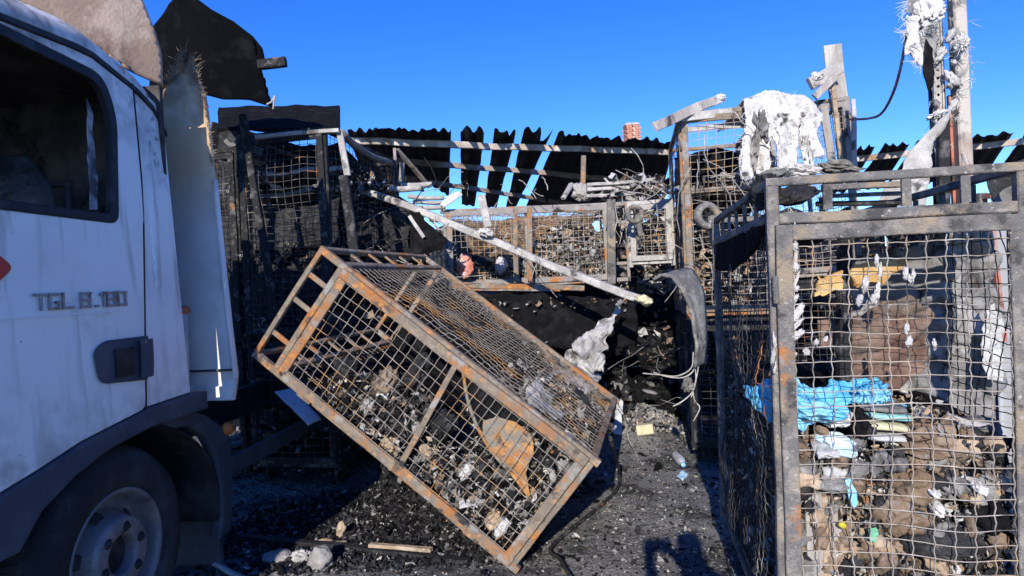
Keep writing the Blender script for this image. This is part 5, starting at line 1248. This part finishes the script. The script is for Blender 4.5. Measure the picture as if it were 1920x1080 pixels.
wt = sheet('tarpaulin', 'torn dirty white tarpaulin hanging behind the tipped cage', 'tarpaulin', pxs([(1158, 562, 5.2), (1172, 560, 5.2), (1162, 582, 5.2), (1150, 600, 5.15), (1150, 630, 5.1), (1140, 650, 5.1), (1132, 668, 5.1), (1134, 700, 5.1), (1112, 690, 5.1), (1085, 720, 5.05), (1060, 760, 5.0), (1020, 790, 5.0), (985, 745, 5.0), (1010, 712, 5.05), (1055, 672, 5.1), (1085, 640, 5.1), (1110, 618, 5.15), (1140, 590, 5.2)]), M['soiled'], .07, .006, 7, 11, 26, .75)
def tx(px, py, lx):
    n = Rt[:, 0]; d_ = ray(px, py); p0 = tl(lx, 0, 0)
    return CP + d_ * (((p0 - CP) @ n) / (d_ @ n))
sheet('tarpaulin_fold', None, None, [tx(x, y, .315) for x, y in ((1100, 690), (1128, 705), (1105, 735), (1075, 765), (1040, 792), (1010, 770), (985, 745), (990, 725), (1020, 706), (1060, 680))], M['soiled'], .03, .006, 6, 14, 32, .7, parent=wt)
def ell(c_, s_):
    def fn(gg, n):
        v = gg.normal(0, 1, (n, 3)); v /= np.linalg.norm(v, axis=1)[:, None]; v[:, 2] = np.abs(v[:, 2])
        v *= (1 + .12*vnoise(v, 4, int(c_[0]*10) + 50, 2))[:, None]
        return v * s_ + np.array(c_)
    return fn
def ellbase(c_, s_):
    return [[np.array(c_) + np.array((math.cos(t)*math.cos(p), math.sin(t)*math.cos(p), math.sin(p))) * s_ * (.97 + .1*math.sin(5*t + 3*p)) for p in np.linspace(-.3, 1.57, 12)] for t in np.linspace(0, 2*math.pi, 30)]
heap('charred_heap', 'black charred heap in the void under the long centre cage', ell((.25, 6.3, 0), (1.0, .5, .85)), 2600, .03, [5, .8, .3, .15, .1, 7, .1, .1], 381, base=ellbase((.25, 6.3, 0), (1.0, .5, .85)))  # both heaps mixed extra black, for char and the void's shadow
heap('charred_heap', 'dark charred heap in the void beside the curved sheet', ell((1.75, 6.9, 0), (.6, .4, .8)), 1500, .03, [5, .6, .15, .15, .1, 8, .1, .1], 382, base=ellbase((1.75, 6.9, 0), (.6, .4, .8)))

# ================================================================== upper left: black sheet and slab
bs = [(280, 40), (318, 8), (350, -6), (376, 8), (402, 26), (440, 42), (470, 66), (486, 88), (492, 112), (482, 134), (478, 156), (490, 176), (506, 196), (470, 192), (432, 196), (398, 192), (372, 206), (330, 260), (282, 240)]
def bend(co):
    u = co[:, 0]; c = co.copy(); c[:, 1] += .10 * np.sin((u + 1.7) * 5.5) + .04 * np.sin(co[:, 2] * 6); return c
sheet('charred_sheet', 'large curled black sheet rising behind the truck cab against the sky', 'sheet', pxs(bs, 4.3), M['shaded_black_sheet'], .02, .008, 6, 3, 27, .2, sag=bend)
plank('steel_bar', 'dark stub of bar sticking out right of the curled black sheet', 'steel bar', at(485, 122, 4.25), at(536, 116, 4.25), .05, .06, M['steel_char'], 90, .004)
pipe('bent_hook', 'small pale bent hook under the corner of the curled black sheet', 'wire', [at(500, 196, 4.1), at(510, 190, 4.1), at(515, 180, 4.1), at(512, 205, 4.1)], .006, M['pale'])
Gs = [[at(410 + 228*u, 207 - 4*u + 42*v, 5.12 + .8*(1 - v)) for v in np.linspace(0, 1, 12)] for u in np.linspace(0, 1, 26)]
Gs = np.array(Gs); Gs[..., 2] += .025 * vnoise(Gs, 6, 4, 3)
tag(MB().slab(Gs, .03).build('charred_slab', M['char_deep'], smooth=False), 'black charred slab lying on top of the left black cage', 'slab')
for i, (x0, x1, y, Y, m, lab) in enumerate([(470, 640, 312, 5.3, 'wood', 'upper pale scorched shelf in the left black cage'), (425, 640, 350, 5.4, 'ash', 'grey ashy shelf across the middle of the left black cage'), (425, 452, 258, 5.5, 'ash', 'small ashy shelf beside the white box wall')]):
    G = np.array([[at(x0 + (x1 - x0)*u, y, Y) + np.array((0, .5*v, -.02 - .03*math.sin(5*u))) for v in (0, .5, 1)] for u in np.linspace(0, 1, 20)]); G[..., 2] += .02 * vnoise(G, 9, 7 + i, 3)
    tag(MB().slab(G, .035).build('scorched_shelf', M[m]), lab, 'shelf')
plank('steel_post', 'black leaning post in front of the left black cages', 'steel post', at(455, 215, 4.75), at(522, 620, 4.75), .05, .05, M['steel_char'], 91, .006, (0, 1, 0), 14)
plank('steel_post', 'thick sooty post at the right corner of the left black cage', 'steel post', at(645, 330, 4.85), at(668, 490, 4.85), .07, .06, M['steel_char'], 92, .006, (0, 1, 0), 14)
plank('steel_post', 'black post standing in the middle of the left black cage', 'steel post', at(612, 300, 5.6), at(618, 400, 5.6), .07, .05, M['steel_char'], 93, .006, (0, 1, 0))

# ================================================================== on the ground
def on_ground(px, py, dz=0):
    p = onz(px, py, .0); p[2] = float(gh(np.array(p[0]), np.array(p[1]))) + dz; return p
plank('floor_batten', 'thin burnt batten lying across the ground at the bottom', 'batten', on_ground(455, 1010, .02), on_ground(880, 1062, .02), .05, .03, M['char'], 94, .008, seg=20)
plank('wood_strip', 'pale splintered wood strip along the burnt batten', 'batten', on_ground(695, 1040, .045), on_ground(810, 1053, .045), .035, .02, M['tan'], 95, .008, seg=10)
lump('wood_chunk', 'upper brown wood chunk near the burnt batten', 'wood', on_ground(640, 1003, .04), (.025, .03, .05), M['tan'], (0, .3, 0), 390, .3, 3, 2)
lump('wood_chunk', 'lower left tan wood chunk near the burnt batten', 'wood', on_ground(612, 1020, .02), (.05, .03, .02), M['tan'], (0, .1, .2), 391, .3, 3, 2)
lump('wood_chunk', 'pale tan wood chunk beside the lower left one', 'wood', on_ground(636, 1024, .02), (.045, .03, .016), M['tan'], (0, -.1, .3), 392, .3, 3, 2)
lump('stone', 'smooth grey oval stone lying in the truck shadow', 'stone', on_ground(520, 1048, .02), (.085, .07, .03), M['stone'], (0, 0, 0), 393, .08, 4, 1.5)
lump('stone', 'pale upright stone at the bottom edge left of centre', 'stone', on_ground(602, 1066, .04), (.065, .06, .07), M['stone'], (0, .1, 0), 394, .2, 4, 2)
lump('stone', 'rough pale ash clod beside the upright stone', 'stone', on_ground(566, 1050, .02), (.05, .05, .03), M['ash_white'], (0, .1, 0), 395, .4, 4, 3)
yb = on_ground(1212, 835, .05); plank('foam_block', 'yellow foam block lying on the ground right of the tipped cage', 'foam', yb + (-.07, .02, -.005), yb + (.065, -.02, .012), .10, .085, M['cream'], 96, .010)
# flat yellow block gets squared edges
sheet('paper_scrap', 'crumpled white paper scrap beside the tipped cage', 'paper', [on_ground(1150, 835, .03), on_ground(1162, 812, .16), on_ground(1172, 815, .16), on_ground(1166, 835, .03)], M['paper'], .02, .003, 4, 16, 28)
bo = on_ground(1268, 868, .04); bo2 = on_ground(1288, 892, .04); bd = nrm(bo2 - bo); bl = .26
bt_ = empty('plastic_bottle', bo, 0, 'clear crushed plastic bottle lying on the ground near the right cage', 'bottle')
prof = [(.0, 0), (.03, 0), (.036, .01), (.034, .05), (.037, .07), (.034, .10), (.036, .14), (.030, .17), (.016, .20), (.014, .22)]
b_ = MB().disc((0, 0, 0), bd, prof, 20); b_.V[0] += np.stack([vnoise(b_.V[0], 30, k, 2) for k in range(3)], -1) * .005
b_.build('bottle_body', M['pet'], bt_, True)
MB().disc(bd*.22, bd, [(.0, .018), (.017, .018), (.018, .0), (.013, .0)], 16).build('bottle_cap', M['bottleblue'], bt_, True)
sheet('paper_scrap', 'pale blue wrapper beside the crushed bottle', 'paper', [on_ground(1268, 898, .01), on_ground(1280, 890, .03), on_ground(1292, 895, .02), on_ground(1280, 905, .01)], M['sky_cloth'], .01, .003, 3, 20, 29)
pipe('hose', 'pale hose curving on the ground behind the truck wheel', 'hose', [on_ground(340, 985, .02), on_ground(362, 1022, .02), on_ground(385, 1050, .02), on_ground(425, 1078, .02), on_ground(470, 1100, .02)], .016, M['hose'], 10)
lump('stone', 'pale flat stone on top of the ash mound', 'stone', at(1218, 735, 6.1), (.07, .06, .02), M['stone'], (0, .3, 0), 398, .12, 3, 1.5)
sheet('white_board', 'white sooty board lying under the left end of the tipped cage', 'board', pxs([(515, 735, 4.6), (545, 730, 4.7), (578, 762, 4.5), (602, 790, 4.4), (578, 798, 4.3), (545, 765, 4.45)]), M['paper'], .012, .012, 4, 8, 30)
heap('charred_heap', 'charred heap propping the left end of the tipped cage', ell((-.72, 5.0, 0), (.34, .35, .80)), 1800, .024, [6, .8, .2, .2, .05, 6, .1, .1], 399, base=ellbase((-.72, 5.0, 0), (.32, .33, .77)))
# tow frame on the ground at the right foot of the tipped cage
tp_ = [tl(.36, -.25, -.012), on_ground(1162, 915, .10), on_ground(1150, 935, .02), on_ground(1040, 1030, .02), on_ground(1052, 1062, .02), on_ground(1075, 1100, .02)]
pipe('tow_bar', 'bent black bar on the ground at the right foot of the tipped cage', 'bar', tp_, .011, M['steel_char'], 8, sm=5)

# thin burnt wires tangled all over the ruins
def tangle(name, label, boxes, n, seed, r=.0035, L=(.2, .8), m='pale'):
    gg = np.random.default_rng(seed); mbb = MB()
    for k in range(n):
        lo, hi = boxes[k % len(boxes)]
        p = gg.uniform(lo, hi); dr = nrm(gg.normal(0, 1, 3) * (1, .5, .9)); l = gg.uniform(*L); pts = []
        for s in range(7):
            pts.append(p.copy()); dr = nrm(dr + gg.normal(0, .28, 3) + (0, 0, -.06)); p = p + dr * l / 6
        pts = np.array(pts); pts[:, 2] = np.maximum(pts[:, 2], .02)
        mbb.tube(pts, r * gg.uniform(.6, 1.5), 4)
    return tag(mbb.build(name, M[m], smooth=True, kind='stuff'), label, 'wire')
tangle('tangled_wires', 'thin pale burnt wires tangled over the centre and right cages', [((-.9, 5.5, 1.5), (1.3, 5.9, 2.5)), ((1.35, 4.7, 1.6), (2.2, 4.9, 2.35)), ((.9, 6.4, 1.4), (1.7, 6.8, 2.5))], 85, 5)
tangle('tangled_wires', 'thin dark burnt wires hanging in the left black cages', [((-2.2, 4.9, .8), (-1.2, 5.8, 2.6)), ((-1.3, 5.4, 1.2), (-.7, 6.3, 2.3))], 70, 6, m='steel_char')
tangle('tangled_wires', 'thin burnt wires lying in the dark void behind the tipped cage', [((-.2, 5.5, .05), (1.6, 6.3, .9))], 50, 7, m='ash')
# ================================================================== the photographer, whose shadow falls on the ground
def person():
    V = [(.20, -.50, .95), (.19, -.50, 1.15), (.17, -.49, 1.42), (.15, -.49, 1.52), (.14, -.47, 1.59), (.14, -.46, 1.72),
         (.02, -.49, 1.40), (.0, -.36, 1.22), (-.03, -.16, 1.43), (-.035, -.12, 1.47),
         (.34, -.49, 1.40), (.36, -.34, 1.24), (.14, -.15, 1.42), (.11, -.12, 1.47),
         (.15, -.50, .90), (.14, -.47, .50), (.14, -.52, .09), (.13, -.38, .04),
         (.33, -.50, .90), (.34, -.47, .50), (.34, -.52, .09), (.36, -.38, .04)]
    E_ = [(0, 1), (1, 2), (2, 3), (3, 4), (4, 5), (2, 6), (6, 7), (7, 8), (8, 9), (2, 10), (10, 11), (11, 12), (12, 13), (0, 14), (14, 15), (15, 16), (16, 17), (0, 18), (18, 19), (19, 20), (20, 21)]
    Rr = [.15, .15, .14, .06, .075, .095, .07, .05, .034, .03, .07, .05, .034, .03, .10, .068, .045, .04, .10, .068, .045, .04]
    for hand_, s in ((9, 1), (13, -1)):
        base_ = V[hand_]
        for k in range(4):
            V.append((base_[0] + s*.03, base_[1] + .03, base_[2] + .03 - .018*k)); V.append((base_[0] + s*.055, base_[1] + .012, base_[2] + .03 - .018*k))
            E_ += [(hand_, len(V) - 2), (len(V) - 2, len(V) - 1)]; Rr += [.010, .008]
        V.append((base_[0] + s*.035, base_[1] - .02, base_[2] + .02)); E_.append((hand_, len(V) - 1)); Rr.append(.010)
    me = bpy.data.meshes.new('person'); me.from_pydata(V, E_, [])
    o = bpy.data.objects.new('person', me); COL.objects.link(o)
    bm = bmesh.new(); bm.from_mesh(me); sl = bm.verts.layers.skin.verify(); bm.verts.ensure_lookup_table()
    for v, r in zip(bm.verts, Rr): v[sl].radius = (r, r*.8 if r > .12 else r)
    bm.verts[0][sl].use_root = True
    bm.to_mesh(me); bm.free()
    o.modifiers.new('skin', 'SKIN'); s_ = o.modifiers.new('sub', 'SUBSURF'); s_.levels = s_.render_levels = 2
    me.materials.append(M['jacket'])
    tag(o, 'person in dark clothes holding up a phone, seen only as a shadow on the ground', 'person')
person()
ph = MB().bar((-.045, -.10, 1.49), (.115, -.10, 1.49), .010, .078, (0, 0, 1))
tag(ph.build('phone', M['phone']), 'black phone held up by the person who casts the shadow', 'phone')
